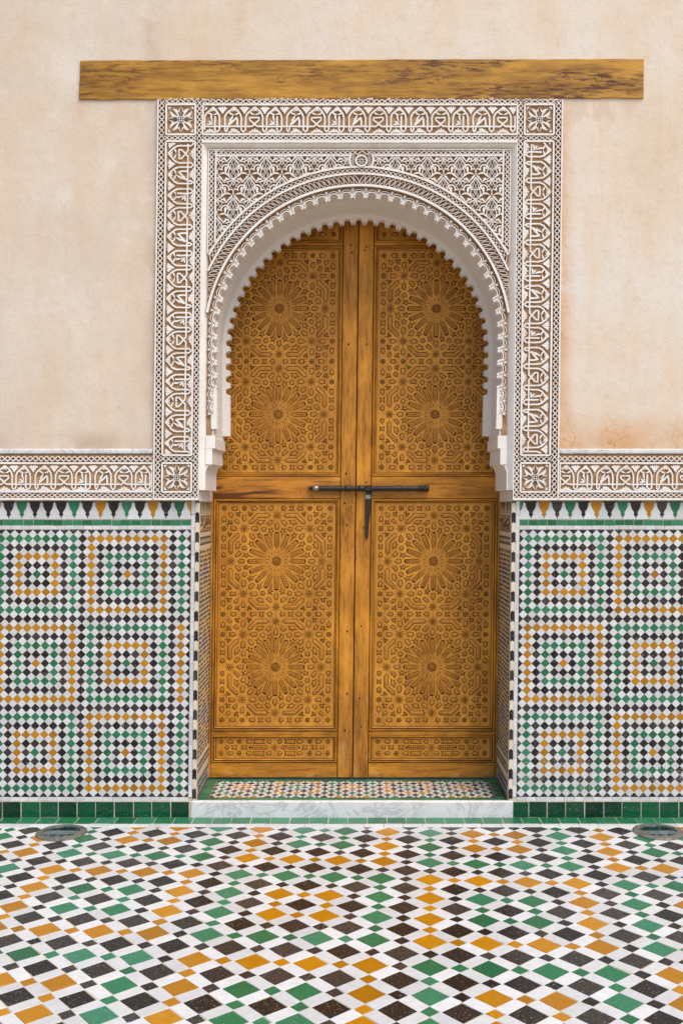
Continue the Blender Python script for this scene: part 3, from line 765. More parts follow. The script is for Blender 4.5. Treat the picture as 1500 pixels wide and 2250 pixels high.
# ================================================================== lettered friezes over the tile dados
for sx in (-1, 1):
    fr = thing('carved_frieze', ('carved stucco lettering band above the dado with three adjoining black vases' if sx < 0 else 'carved stucco lettering band below the orange-stained plaster'), 'frieze', tuple(WALL(U(sx*445), 1099, 0)), 'carved friezes above the tile dados')
    far = 1230; xa, xb = sorted((U(sx*444.8), U(sx*far)))
    part('deep_ground', MB().box(WALL, xa, xb, 998.5, 1099, -.0127, HG), M['ground'], fr)
    xi = U(sx*443) ; pa, pb = sorted((U(sx*442.5), U(sx*far)))
    part('panel_ground', MB().box(WALL, xa, xb, 1018.5, 1079.5, HG, .0168), M['pground'], fr)
    rm = MB()
    for y, w_ in ((1017.8, 5), (1079.8, 6), (1096.5, 6)): bar(rm, xa, y, xb, y, w_, HG, HT-.006)
    bar(rm, U(sx*447), 1016, U(sx*447), 1082, 4, HG, HT-.0065)
    part('rim_moulding', rm, M['stucco'], fr)
    for y0, y1 in ((1002.5, 1014), (1083.5, 1093)): strip_part(fr, xa, xb, y0, y1, False, HG, HT-.008, pitch=12.3)
    frieze(fr, xa+3, xb, 274 if sx < 0 else 1241, lambda s, d: (s, 1020.5+d), .0168, HT-.006, .965)

# ================================================================== tile dados
VASE = [(13.7, 0), (13.5, 3), (10.6, 5), (10.6, 9), (9.9, 13), (8.1, 17.5), (5.4, 21.5), (3.2, 25.5), (4.6, 28.5), (3.1, 32.5), (1.3, 33.2), (0, 38.6)]
vase = [(x, y) for x, y in VASE]+[(-x, y) for x, y in VASE[-2::-1]]
MP = 28.85
wv = [(MP/2-x-.6, y) for x, y in VASE]; wv = [(.4, 0.0)]+[(max(.5, x), y) for x, y in wv[1:]]+[(MP/2-.3, 40)]
wvase = wv+[(-x, y) for x, y in wv[::-1]]
def cpoly(poly):
    a = np.asarray(poly, float); c = (a.min(0)+a.max(0))/2; return [tuple(q) for q in a-c], tuple(c)
for sx in (-1, 1):
    da = thing('tile_dado', ('diamond tile dado with three black vase tiles in a row along its top' if sx < 0 else 'diamond tile dado with scuffed, whitened tiles along its foot'), 'tile dado', tuple(WALL(U(sx*400), 1797, 0)), 'tile dados flanking the doorway')
    far = 1225
    bx = MB().box(WALL, *sorted((U(sx*344), U(sx*far))), 1099.2, 1797.5, -.0127, .0); bx.box(WALL, *sorted((U(sx*346.2), U(sx*far))), 1762.1, 1797.3, .0002, .0078); part('mortar_bed', bx, M['grout'], da)
    E0 = 361.0; PCX, PCY = 19.9, 19.62; Y0 = 1164.2
    edges = [(0, -1, -1164.4), (0, 1, 1752.4)]+([(1, 0, U(-E0-.3))] if sx < 0 else [(-1, 0, -U(E0+.3))])
    col_, wh_ = [], []
    def put(lst, k, c, col, a):
        q = [(x*a*PCX/19.7+c[0], y*a*PCY/19.7+c[1]) for x, y in diamond(1)]; full = True
        for e in edges:
            q2 = clip(q, *e)
            if len(q2) < 3: return
            if q2 != q: full = False; q = q2
        ar = np.asarray(q); area = abs(.5*np.sum(ar[:, 0]*np.roll(ar[:, 1], -1)-np.roll(ar[:, 0], -1)*ar[:, 1]))
        if area < 12: return
        lst.append((k if full else None, [(x-c[0], y-c[1]) for x, y in q], c, col))
    for k in range(0, 44):
        for r in range(0, 31):
            cx, cy = U(sx*(E0+k*PCX)), Y0+r*PCY
            if r in (0, 30) or k == 0: cc = 'black'
            elif sx < 0: cc = ring_colour(k-3, r-1, 10, 0, 0)
            else: cc = ring_colour(k-1, r-1, 10, 0, 1)
            if sx > 0 and ((r > 25 and random.random() < .6) or (k == 0 and r > 20)) and k < 20: cc += '_worn'
            put(col_, 'd', (cx, cy), cc, 9.62)
            put(wh_, 'w', (U(sx*(E0+(k+.5)*PCX)), Y0+(r+.5)*PCY), 'white', 9.62)
    key = lambda t: abs(t[2][0]-PX)
    col_.sort(key=key); wh_.sort(key=key)
    lay_tiles('diamond_tile', da, col_, WALL, L_WALL, .002, .005, .35, .26, 300)
    lay_tiles('white_tile', da, wh_, WALL, L_WALL, .002, .005, .35, .22, 300)
    seqL = ['ochre', 'green', 'black', 'ochre', 'black', 'green', 'black', 'ochre', 'black', 'green', 'black', 'black', 'black', 'green', 'black']
    seqR = ['green', 'black', 'ochre', 'black', 'green', 'black', 'ochre', 'black', 'green', 'black', 'ochre', 'black', 'green']
    mer, mw = [], []
    for k in range(0, 30):
        off = 360+k*MP-1.0 if sx < 0 else 356.6+k*MP
        if sx < 0: cc = seqL[k] if k < 15 else ('green', 'black', 'ochre', 'black')[(k-1) % 4]
        else: cc = seqR[k] if k < 13 else ('green', 'black', 'ochre', 'black')[k % 4]
        poly = [(U(sx*off)+x, 1101.2+y) for x, y in vase]
        e = edges[2]; q = clip(poly, *e)
        if len(q) > 3: p0, c0 = cpoly(q); mer.append(('v' if q == poly else None, p0, c0, cc))
        poly = [(U(sx*(off+MP/2))+x, 1101.2+y) for x, y in wvase]; p0, c0 = cpoly(poly); mw.append(('wv', p0, c0, 'white'))
    inv = lambda l: sum(1 for t in l if -40 < t[2][0] < 1540)
    for nm, l, j in (('vase_tile', mer, .15), ('vase_gap_tile', mw, .12)): l.sort(key=key); lay_tiles(nm, da, l, WALL, L_WALL, .002, .005, .3, j, inv(l), .004, .008)
    def run(nm, y0, y1, w_, col, jit, a0=E0, top=.002, bev=.4, thick=.005):
        l = []; x = a0
        while x < far-20:
            ww = w_*random.uniform(1-jit, 1+jit); g_ = .4 if w_ < 30 else .75; p0 = [(-ww/2+g_, -(y1-y0)/2+.3), (ww/2-g_, -(y1-y0)/2+.3), (ww/2-g_, (y1-y0)/2-.3), (-ww/2+g_, (y1-y0)/2-.3)]
            l.append((None, p0, (U(sx*(x+ww/2)), (y0+y1)/2), col)); x += ww
        lay_tiles(nm, da, l, WALL, L_WALL, top, thick, bev, .3, inv(l), .006, 0)
    run('green_strip_tile', 1142.3, 1154.6, 21.6, 'green', .08)
    run('white_strip_tile', 1155, 1163.8, 20, 'white', .05)
    run('lower_white_strip_tile', 1753, 1762, 20.6, 'white', .05)
    run('base_tile', 1762.3, 1797, 41.2, 'dgreen', .03, 346.5 if sx > 0 else 358, .010, .6, .013)
    l = []
    for i in range(22):
        y0 = 1101+i*29.8; y1 = min(y0+29.8, 1753)
        if y1-y0 < 4: break
        p0, c0 = cpoly([(U(sx*352.6), y0+.3), (U(sx*360.4), y0+.3), (U(sx*360.4), y1-.3), (U(sx*352.6), y1-.3)]); l.append((None, p0, c0, 'white'))
    lay_tiles('edge_strip_tile', da, l, WALL, L_WALL, .002, .005, .3, .25, 99, .006, 0)

# ================================================================== jambs: notched corner strip and mosaic reveal
for sx in (-1, 1):
    jb = thing('jamb_panel', 'tiled door jamb with notched black and cream corner strip and fine mosaic', 'jamb', tuple(XYZ(sx*jx, .2, .0875)), 'tiled jambs of the doorway')
    body = MB(); z0, z1 = .0, zf(1077.8)
    # plaster cheek above the mosaic, mortar body behind the tiles
    bx0, bx1 = sx*(jx+.0035), sx*(jx-.002)
    part('plaster_cheek', MB().box(lambda x, y, h: XYZ(x, h, y), bx0, sx*(jx-.004), zf(1101), zf(1078.2), .0, DOOR_Y+.06), M['soffit'], jb)
    part('mortar_body', MB().box(lambda x, y, h: XYZ(x, h, y), bx0, sx*jx, .0, zf(1101.2), -.002, DOOR_Y+.06), M['grout'], jb)
    P = 43.45; l = []
    for i in range(-1, 17):
        y0 = 1098+i*P-14+ (0)
        for j, col in ((0, 'black'), (1, 'cream')):
            a = y0+j*P/2; b = a+P/2
            q = [(-4.4, a), (-1.9, a-.2), (0, a-3.0), (1.9, a-.2), (4.4, a), (4.4, b), (1.9, b-.2), (0, b-3.0), (-1.9, b-.2), (-4.4, b)]
            q = [(x, y) for x, y in q if True]
            q = clip(clip(q, 0, -1, -1101.4), 0, 1, 1761.5)
            if len(q) < 4: continue
            p0, c0 = cpoly(q); l.append((None, [(x*.97, y*.985) for x, y in p0], (U(sx*347.6), c0[1]), col))
    lay_tiles('notched_tile', jb, l, WALL, L_WALL, .005, .008, .3, .15, 99, .006, 0)
    # reveal face: plane coordinates (depth y, height z), h proud of the jamb towards the opening
    JT = lambda a, b, h: XYZ(sx*(jx-np.asarray(h, float)), a, b)
    cols = ['black', 'green', 'ochre', 'white', 'cream', 'dgreen', 'blue']; MT = [M[c] for c in cols]
    def zz(y): return zf(y)
    cream = MB(); mo = MB()
    def rect(mb, a0, a1, b0, b1, col, h=.004, hb=.0):
        mb.prism(JT, [(a0, b0), (a1, b0), (a1, b1), (a0, b1)], hb, h, .0006, cols.index(col), random.random()+.001)
    Dp = DOOR_Y-.01
    # comb band of long merlons
    for i in range(8):
        a0 = .01+i*Dp/8; cc = ('black', 'green', 'black', 'ochre')[i % 4]
        mo.prism(JT, [(a0, zz(1103)), (a0+.040, zz(1103)), (a0+.034, zz(1113)), (a0+.026, zz(1122)), (a0+.022, zz(1130)), (a0+.018, zz(1130)), (a0+.014, zz(1122)), (a0+.006, zz(1113))], .0, .004, .0, cols.index(cc), random.random()+.001)
    rect(cream, .008, Dp, zz(1132), zz(1102.2), 'cream', .002)
    part('comb_band', mo, MT, jb, kind='stuff'); mo = MB()
    # carved black and cream lettered band
    rect(cream, .008, Dp, zz(1170), zz(1132.6), 'cream', .002)
    for yb in (1133.5, 1167.5): rect(mo, .012, Dp-.004, zz(yb+1.6), zz(yb), 'black', .005)
    for i in range(150):
        a, b = random.uniform(.02, Dp-.02), random.uniform(1137, 1166); t = random.uniform(0, 3.14); r = random.uniform(.004, .012)
        q = smooth([(a-r*math.cos(t), zz(b)-r*math.sin(t)), (a+r*.5*math.sin(t), zz(b)-r*.5*math.cos(t)), (a+r*math.cos(t), zz(b)+r*math.sin(t))], 3)
        mo.ribbon(JT, q, .004, .001, .0045, .6, mat=cols.index('black' if random.random() < .5 else 'ochre'))
    part('script_band', mo, MT, jb, kind='stuff'); mo = MB()
    def band_row(yt, yb):
        n = 9
        rect(cream, .008, Dp, zz(yb), zz(yt), 'cream', .002)
        rect(mo, .012, Dp-.004, zz(yt+3.2), zz(yt+.6), 'black'); rect(mo, .012, Dp-.004, zz(yb-.6), zz(yb-3.2), 'black')
        for i in range(n):
            a = .012+(i+.5)*(Dp-.016)/n; m_ = (yt+yb)/2; hy = (yb-yt)/2-3.4
            for sg in (-1, 1):
                base = m_+sg*hy; tip = m_+sg*.8; mo.prism(JT, [(a-.011, zz(base)), (a+.011, zz(base)), (a+.003, zz(tip)), (a-.003, zz(tip))], .0, .004, .0, 0, random.random()+.001)
    rect(cream, .008, Dp, zz(1180), zz(1170.6), 'cream', .002); band_row(1180.4, 1199); rect(cream, .008, Dp, zz(1207), zz(1199.4), 'cream', .002)
    rect(cream, .008, Dp, zz(1684), zz(1676), 'cream', .003); band_row(1684.4, 1703); rect(cream, .008, Dp, zz(1711), zz(1703.4), 'cream', .003)
    part('border_band', mo, MT, jb, kind='stuff'); mo = MB()
    # foot band of tall dark lozenges
    rect(cream, .008, Dp, .09, zz(1711.4), 'cream', .002)
    for i in range(10):
        for j in range(3):
            a = .03+i*(Dp-.04)/9.5+(.02 if j % 2 else 0); b = .105+j*.037
            if a < Dp-.02: mo.prism(JT, [(a-.014, b), (a, b-.019), (a+.014, b), (a, b+.019)], .0, .004, .0, cols.index('black' if (i+j) % 3 else 'blue'), random.random()+.001)
    part('foot_band', mo, MT, jb, kind='stuff'); mo = MB()
    # fine mosaic field: stars and lozenges mirrored about the centre
    rect(cream, .008, Dp, zz(1675.6), zz(1207.4), 'cream', .002)
    for a in (.014, Dp-.014): rect(mo, a-.003, a+.003, zz(1675), zz(1208), 'black', .004)
    nu, nv = 15, 46; du, dv = (Dp-.05)/nu, (zz(1209)-zz(1674))/nv
    for i in range(nu):
        for j in range(nv):
            u = .026+(i+.5)*du; v_ = zz(1674)+(j+.5)*dv; ci = abs(i-nu//2); cj = j % 16
            dd = math.hypot(ci, min(abs(cj-8), 9)*.9)
            cc = 'blue' if dd < 2.1 else 'black' if (ci+cj) % 4 == 0 else 'ochre' if 3.0 < dd < 5.2 else 'green' if (ci*2+cj) % 5 == 0 else 'black' if (ci+j) % 2 else 'ochre'
            s_ = .72 if (i+j) % 2 else .5; a = du*.5*s_*1.25; b = dv*.5*s_*1.25
            q = [(u+a, v_), (u+a*.3, v_+b*.3), (u, v_+b), (u-a*.3, v_+b*.3), (u-a, v_), (u-a*.3, v_-b*.3), (u, v_-b), (u+a*.3, v_-b*.3)] if (i+j) % 2 == 0 else [(u+a*.75, v_), (u, v_+b), (u-a*.75, v_), (u, v_-b)]
            mo.prism(JT, q, .0, .004, .0, cols.index(cc), random.random()+.001)
    part('mosaic_field', mo, MT, jb, kind='stuff')
    part('cream_tiles', cream, MT, jb, kind='stuff')

# ================================================================== door step
SZ = .0875
step = thing('door_step', 'low white marble doorstep with a mosaic tread edged in green tiles', 'doorstep', (0, .2, 0))
sl = MB(); T_ = lambda x, y, h: XYZ(np.asarray(x), y, h)
hwm = 353/S
xs = np.linspace(-hwm, hwm, 30)
pts = [(x, -.012+random.gauss(0, .0012)) for x in xs]+[(hwm, .016), (-hwm, .016)]
sl.prism(T_, pts, -.004, SZ+.003, .005, bh=.006)
part('marble_riser', sl, M['marble'], step)
part('mortar_bed', MB().box(T_, -jx+.004, jx-.004, .0165, DOOR_Y+.1, -.004, SZ-.005), M['grout'], step)
TS = lambda x, y, h: XYZ(np.asarray(x), y, np.asarray(h))
SP = .0395
def st_xy(p, q): return p*SP, .07+.012+ (8-q)*SP
eds = [(0, 1, .405), (0, -1, -.074), (1, 0, .797), (-1, 0, .797)]
b_, s_, w_ = lattice_tiles(st_xy, 0, 2*SP, .307, .150, .474, .246, (-22, 23), (-2, 11), lambda p, q: ring_colour(p+3, q, 8, 0, 1), lambda c: True, eds)
for nm, l in (('tread_diamond_tile', b_), ('tread_small_tile', s_), ('tread_white_tile', w_)):
    l.sort(key=lambda t: t[2][1]); lay_tiles(nm, step, l, TS, L_FLOOR, SZ, .004, .0006, .0005, 300, .004, .01, 'floor')
gl = []
def gtile(x0, x1, y0, y1): gl.append((None, [(-(x1-x0)/2, -(y1-y0)/2), ((x1-x0)/2, -(y1-y0)/2), ((x1-x0)/2, (y1-y0)/2), (-(x1-x0)/2, (y1-y0)/2)], ((x0+x1)/2, (y0+y1)/2), 'green'))
for y0, y1 in ((.0175, .070), (.41, .448)):
    x = -jx+.006
    while x < jx-.01:
        x1 = min(x+.104*random.uniform(.94, 1.06), jx-.006); gtile(x+.001, x1-.001, y0, y1); x = x1
for sx in (-1, 1):
    for i in range(4):
        y0 = .072+i*.084; a, c = sorted((sx*.80, sx*(jx-.006))); gtile(a, c, y0, y0+.082)
lay_tiles('step_border_tile', step, gl, TS, L_FLOOR, SZ+.0003, .004, .0008, .0006, 300, .003, 0, 'floor')

# ================================================================== door leaves
CELL = 116.7
def cell_shapes():
    """(kind, polygon) about a rosette centre, y upward, photograph pixels on the door"""
    out = []
    def rot(p, a): c, s = math.cos(a), math.sin(a); return [(x*c-y*s, x*s+y*c) for x, y in p]
    def all8(kind, poly):
        for k in range(4):
            for mir in (0, 1): out.append((kind, rot([(y, x) for x, y in poly] if mir else poly, k*math.pi/2)))
    def star(n, ro, ri, cx=0, cy=0, ph=0):
        return [(cx+(ro if i % 2 == 0 else ri)*math.cos(math.pi*i/n+ph), cy+(ro if i % 2 == 0 else ri)*math.sin(math.pi*i/n+ph)) for i in range(2*n)]
    out.append(('carved_rosette', star(16, 11.6, 8.4)))
    for k in range(16):
        a = k*math.pi/8; out.append(('carved_petal', rot([(25, 0), (34.5, 5.1), (62.8, 5.1), (64.6, 0), (62.8, -5.1), (34.5, -5.1)], a)))
        out.append(('carved_kite', rot([(50, 0), (64, 2.4), (66.3, 7), (69.3, 3), (76, 5), (72.3, 0), (76, -5), (69.3, -3), (66.3, -7), (64, -2.4)], a+math.pi/16)))
        out.append(('tick', rot([(17.5, 0), (20.5, .9), (23, 0), (20.5, -.9)], a+math.pi/16)))
    for k in range(8):
        a = k*math.pi/4; out.append(('carved_hexagon', rot([(69.5, 0), (72, 4.9), (81, 4.9), (86.5, 0), (81, -4.9), (72, -4.9)], a)))
        out.append(('carved_hexagon', rot([(76.3+6*math.cos(t), 6*math.sin(t)) for t in np.arange(6)*math.pi/3], a+math.pi/8)))
    all8('carved_hexagon', [(77.5, 17.2), (83, 23.7), (91, 14.6), (91, 9.7), (84, 9.5)])
    all8('carved_hexagon', [(72.2, 58.2), (77.3, 53.2), (77, 43.2), (72, 40.7), (67, 42.9), (67.2, 53.2)])
    all8('carved_arrow', [(77.5, 37.2), (81.8, 38.6), (82.5, 45.7), (91, 38.7), (91, 25.2), (85.5, 29.7), (82, 28.2), (81.6, 34.4)])
    all8('carved_bar', [(82, 61.7), (88.5, 61.7), (106.3, 43.7), (106.3, 19.7), (101, 14.2), (96, 19.7), (96, 40.2), (82, 54.2)])
    for k in range(4):
        a = k*math.pi/2; out.append(('carved_star', rot(star(8, 11.2, 5.6, 100.7, 0), a))); out.append(('carved_star', rot(star(8, 11.5, 5.7, 72, 72), a)))
        out.append(('carved_hexagon', rot([(83, 87.9), (88.5, 94.7), (95, 89.2), (89, 82.6), (83, 82.3)], a)))
        out.append(('carved_hexagon', rot([(96, 101.2), (101.2, 106.5), (107.5, 106.7), (107, 100.2), (101, 95)], a)))
    all8('carved_triangle', [(97.2, 60.6), (105.2, 60.6), (105.2, 52.6)])
    all8('tick', [(99, 61.2), (111.5, 61.2), (111.5, 62.4), (99, 62.4)]); all8('tick', [(105.8, 53.5), (107, 53.5), (107, 67.5), (105.8, 67.5)])
    all8('carved_hexagon', [(87, 72.1), (91, 76.9), (101, 76.9), (103, 74.5), (102, 72.1), (103, 69.7), (101, 67.3), (91, 67.3)])
    all8('carved_triangle', [(83, 97.2), (83, 106.2), (92.7, 106.2), (89.3, 103.9), (90.3, 99.4), (87.2, 100.2)])
    all8('tick', [(78, 106.8), (90, 106.8), (90, 107.9), (78, 107.9)]); all8('tick', [(81.2, 96.5), (82.2, 96.5), (82.2, 112.5), (81.2, 112.5)])
    return out
def star8(cx, cy, r): return [(cx+(r if i % 2 == 0 else r*.72)*math.cos(math.pi*i/8), cy+(r if i % 2 == 0 else r*.72)*math.sin(math.pi*i/8)) for i in range(16)]
def edge_shapes(cx, cy, horiz, lo=-1, hi=1):
    """border row of one cell edge, centred on (cx, cy)"""
    out = []
    def put(kind, poly, s, fl=1):
        out.append((kind, [((cx+(s+fl*x), cy+y) if horiz else (cx+y, cy+(s+fl*x))) for x, y in poly]))
    hx = lambda L: [(-L/2, -4.9), (L/2-5, -4.9), (L/2, 0), (L/2-5, 4.9), (-L/2, 4.9), (-L/2+1.6, 2.4), (-L/2-1.6, 0), (-L/2+1.6, -2.4)]
    hg = [(-6.6, 5), (6.6, 5), (2.6, 0), (6.6, -5), (-6.6, -5), (-2.6, 0)]
    for sg in (-1, 1):
        put('carved_hexagon', hx(12.5), sg*14.8, sg); put('carved_hourglass', hg, sg*32); put('carved_hexagon', hx(15), sg*49.5, -sg)
        put('carved_boss', star8(0, 0, 6.6), sg*72); put('carved_hexagon', hx(15), sg*94, sg)
        for d in ((sg*60.5, 5.2), (sg*83, -5.2), (sg*105.5, 5.5), (sg*105.5, -5.5)): put('tick', [(-.7, -.7), (.7, -.7), (.7, .7), (-.7, .7)], d[0]); out[-1] = ('tick', [((x, y+d[1]) if horiz else (x+d[1], y)) for x, y in out[-1][1]])
    return out
SH = []
for cy in (CELL, -CELL):
    SH += [(k, [(x, y+cy) for x, y in p]) for k, p in cell_shapes()]
    for sx in (-1, 1): SH += edge_shapes(sx*CELL, cy, False)
for cy in (2*CELL, 0, -2*CELL): SH += edge_shapes(0, cy, True)
for cy in (2*CELL, 0, -2*CELL):
    for sx in (-1, 1): SH.append(('carved_boss', star8(sx*CELL, cy, 6.6)))
LD = lambda x, y, h: np.stack(np.broadcast_arrays(np.asarray(x)*DR/S+LEAN*np.asarray(y)*DR/S, -np.asarray(h, float), np.asarray(y)*DR/S), -1)
GD = .0048                                      # groove depth
def carved_board(w2, h2, shapes):
    """flat board with recessed cells: returns its mesh builder (local: centre of the board, y up) and the loose pieces"""
    vs_ = [Vector((-w2, -h2)), Vector((w2, -h2)), Vector((w2, h2)), Vector((-w2, h2))]; es = [(0, 1), (1, 2), (2, 3), (3, 0)]; fs_ = []
    for k, p in shapes:
        a = np.asarray(p); area = np.sum(a[:, 0]*np.roll(a[:, 1], -1)-np.roll(a[:, 0], -1)*a[:, 1])
        p = list(p) if area > 0 else list(p)[::-1]; o = len(vs_); vs_ += [Vector(q) for q in p]; fs_.append(list(range(o, o+len(p))))
    ov, oe, of, _, _, orig = delaunay_2d_cdt(vs_, es, fs_, 0, 1e-4)
    ov = np.array([(v.x, v.y) for v in ov]); kept = [f for f, og in zip(of, orig) if not og]
    kept = [f for f in kept if abs(ov[f][:, 0].mean()) < w2 and abs(ov[f][:, 1].mean()) < h2]
    mb = MB(); mb.add(LD(ov[:, 0], ov[:, 1], 0), kept, 0)
    cnt = {}
    for f in kept:
        for i in range(len(f)): e = (f[i], f[(i+1) % len(f)]); cnt[e] = cnt.get(e, 0)+1
    side = [e for e in cnt if (e[1], e[0]) not in cnt]
    n0 = len(ov); walls = [(e[1], e[0], n0+e[0], n0+e[1]) for e in side]
    low = LD(ov[:, 0], ov[:, 1], -GD); allv = np.concatenate([LD(ov[:, 0], ov[:, 1], 0), low])
    mb2 = MB(); mb2.add(allv, kept, 0); mb2.f += [list(q) for q in walls]; mb2.m += [1]*len(walls); mb2.r += [0.0]*len(walls)
    mb2.box(LD, -w2, w2, -h2, h2, -.03, -GD, 1)
    return mb2
def piece_mesh(kind, poly):
    p = np.asarray(poly, float); c = (p.min(0)+p.max(0))/2; q = inset(p-c, 1.25); mb = MB()
    if kind == 'carved_petal':
        ax = (p[0]+0*c); d = p[3]-p[0]; L = np.hypot(*d); u = d/L; v = np.array([-u[1], u[0]]); mb.prism(LD, q, -GD-.001, -.0026, .2, 1)
        n = 9
        for i in range(n):                      # feather: slanting leaves either side of a spine
            s0 = 1.6+i*(L-4.2)/n; wd = 4.0*min(1, (s0+2)/9.5)
            for sg in (-1, 1):
                a = p[0]+u*s0+v*sg*.25-c; b = p[0]+u*(s0+3.0)+v*sg*wd-c; mb.ribbon(LD, [a, (a+b)/2, b], [2.9, 3.3, 2.7], -.0028, -.0003, .72)
    elif kind in ('carved_star', 'carved_rosette', 'carved_boss'):
        mb.prism(LD, q, -GD-.001, -.0028, .2, 1); n = len(p); d = p-c; rr = np.hypot(d[:, 0], d[:, 1]); tips = range(0, n, 2)
        wm = {'carved_star': 3.0, 'carved_rosette': 1.6, 'carved_boss': 1.9}[kind]
        for i in tips:
            u = d[i]/rr[i]; mb.ribbon(LD, [u*.9, u*rr[i]*.52, u*(rr[i]-1.5)], [.4, wm, .5], -.003, -.0006+.0005*(i % 4)/4, .55)
    elif kind == 'carved_bar':
        mb.prism(LD, q, -GD-.001, -.0008, .8, bh=.001)
        r = np.array([(p[0]+p[7])/2, (p[2]+p[6])/2, p[4]*.5+(p[3]+p[5])/4])-c
        rr = r.copy(); rr[0] = rr[0]+(rr[1]-rr[0])*.15; rr[2] = rr[2]+(rr[1]-rr[2])*.2
        mb.ribbon(LD, rr, 3.2, -.001, .0006, .35)
    else: mb.prism(LD, q, -GD-.001, -.0007, .5, bh=.0012)
    return mb.mesh(kind, [M['piece'], M['groove']]), c
w2, h2 = 131, 2*CELL+14
board_me = carved_board(w2, h2, SH).mesh('carved_board', [M['board'], M['groove']], fix=False)
PIECES = [(k,)+piece_mesh(k, p) for k, p in SH if k != 'tick']
# foot panel
def zf3(x): return x/5.357
FSH = []
def fs_add(kind, poly): FSH.append((kind, poly))
for sx in (-1, 1):
    for sy in (-1, 1):
        cy = sy*zf3(70)
        hx = lambda L: [(-L/2, -4.6), (L/2-4.5, -4.6), (L/2, 0), (L/2-4.5, 4.6), (-L/2, 4.6), (-L/2-1.4, 0)]
        for s, L in ((70, 11), (305, 13.5), (525, 13.5)): fs_add('carved_hexagon', [(sx*(zf3(s)+x), cy+y) for x, y in hx(L)])
        fs_add('carved_banner', [(sx*(zf3(185)+x), cy+y) for x, y in [(-13.5, -4.8), (13.5, -4.8), (10, 0), (13.5, 4.8), (-13.5, 4.8), (-10, 0)]])
        for s in (415, 630): fs_add('carved_boss', star8(sx*zf3(s), cy, 6.0))
    fs_add('carved_petal', [(sx*x, y) for x, y in [(zf3(62), 0), (zf3(90), 4.7), (zf3(285), 4.7), (zf3(305), 0), (zf3(285), -4.7), (zf3(90), -4.7)]])
    for s in (358, 474): fs_add('carved_hourglass', [(sx*(zf3(s)+x), y) for x, y in [(-7.4, 4.6), (7.4, 4.6), (4, 0), (7.4, -4.6), (-7.4, -4.6), (-4, 0)]])
    fs_add('carved_hexagon', [(sx*(zf3(565)+x), y) for x, y in [(-5, -4), (1, -4), (5.4, 0), (1, 4), (-5, 4)]])
fs_add('carved_star', [((10 if i % 2 == 0 else 5)*math.cos(math.pi*i/8), (10 if i % 2 == 0 else 5)*math.sin(math.pi*i/8)) for i in range(16)])
foot_me = carved_board(131, 24, FSH).mesh('foot_board', [M['board'], M['groove']], fix=False)
FPIECES = [(k,)+piece_mesh(k, p) for k, p in FSH]
TSH = edge_shapes(0, -30, True)+edge_shapes(0, 12, True)+[('carved_boss', star8(sx*CELL, cy, 6.6)) for sx in (-1, 1) for cy in (-30, 12)]
for sx in (-1, 1):
    for s in (20, 62, 100): TSH.append(('carved_star', [(sx*s+(10 if i % 2 == 0 else 5)*math.cos(math.pi*i/8), -9+(10 if i % 2 == 0 else 5)*math.sin(math.pi*i/8)) for i in range(16)]))
top_me = carved_board(131, 46, TSH).mesh('top_board', [M['board'], M['groove']], fix=False)
TPIECES = [(k,)+piece_mesh(k, p) for k, p in TSH if k != 'tick']

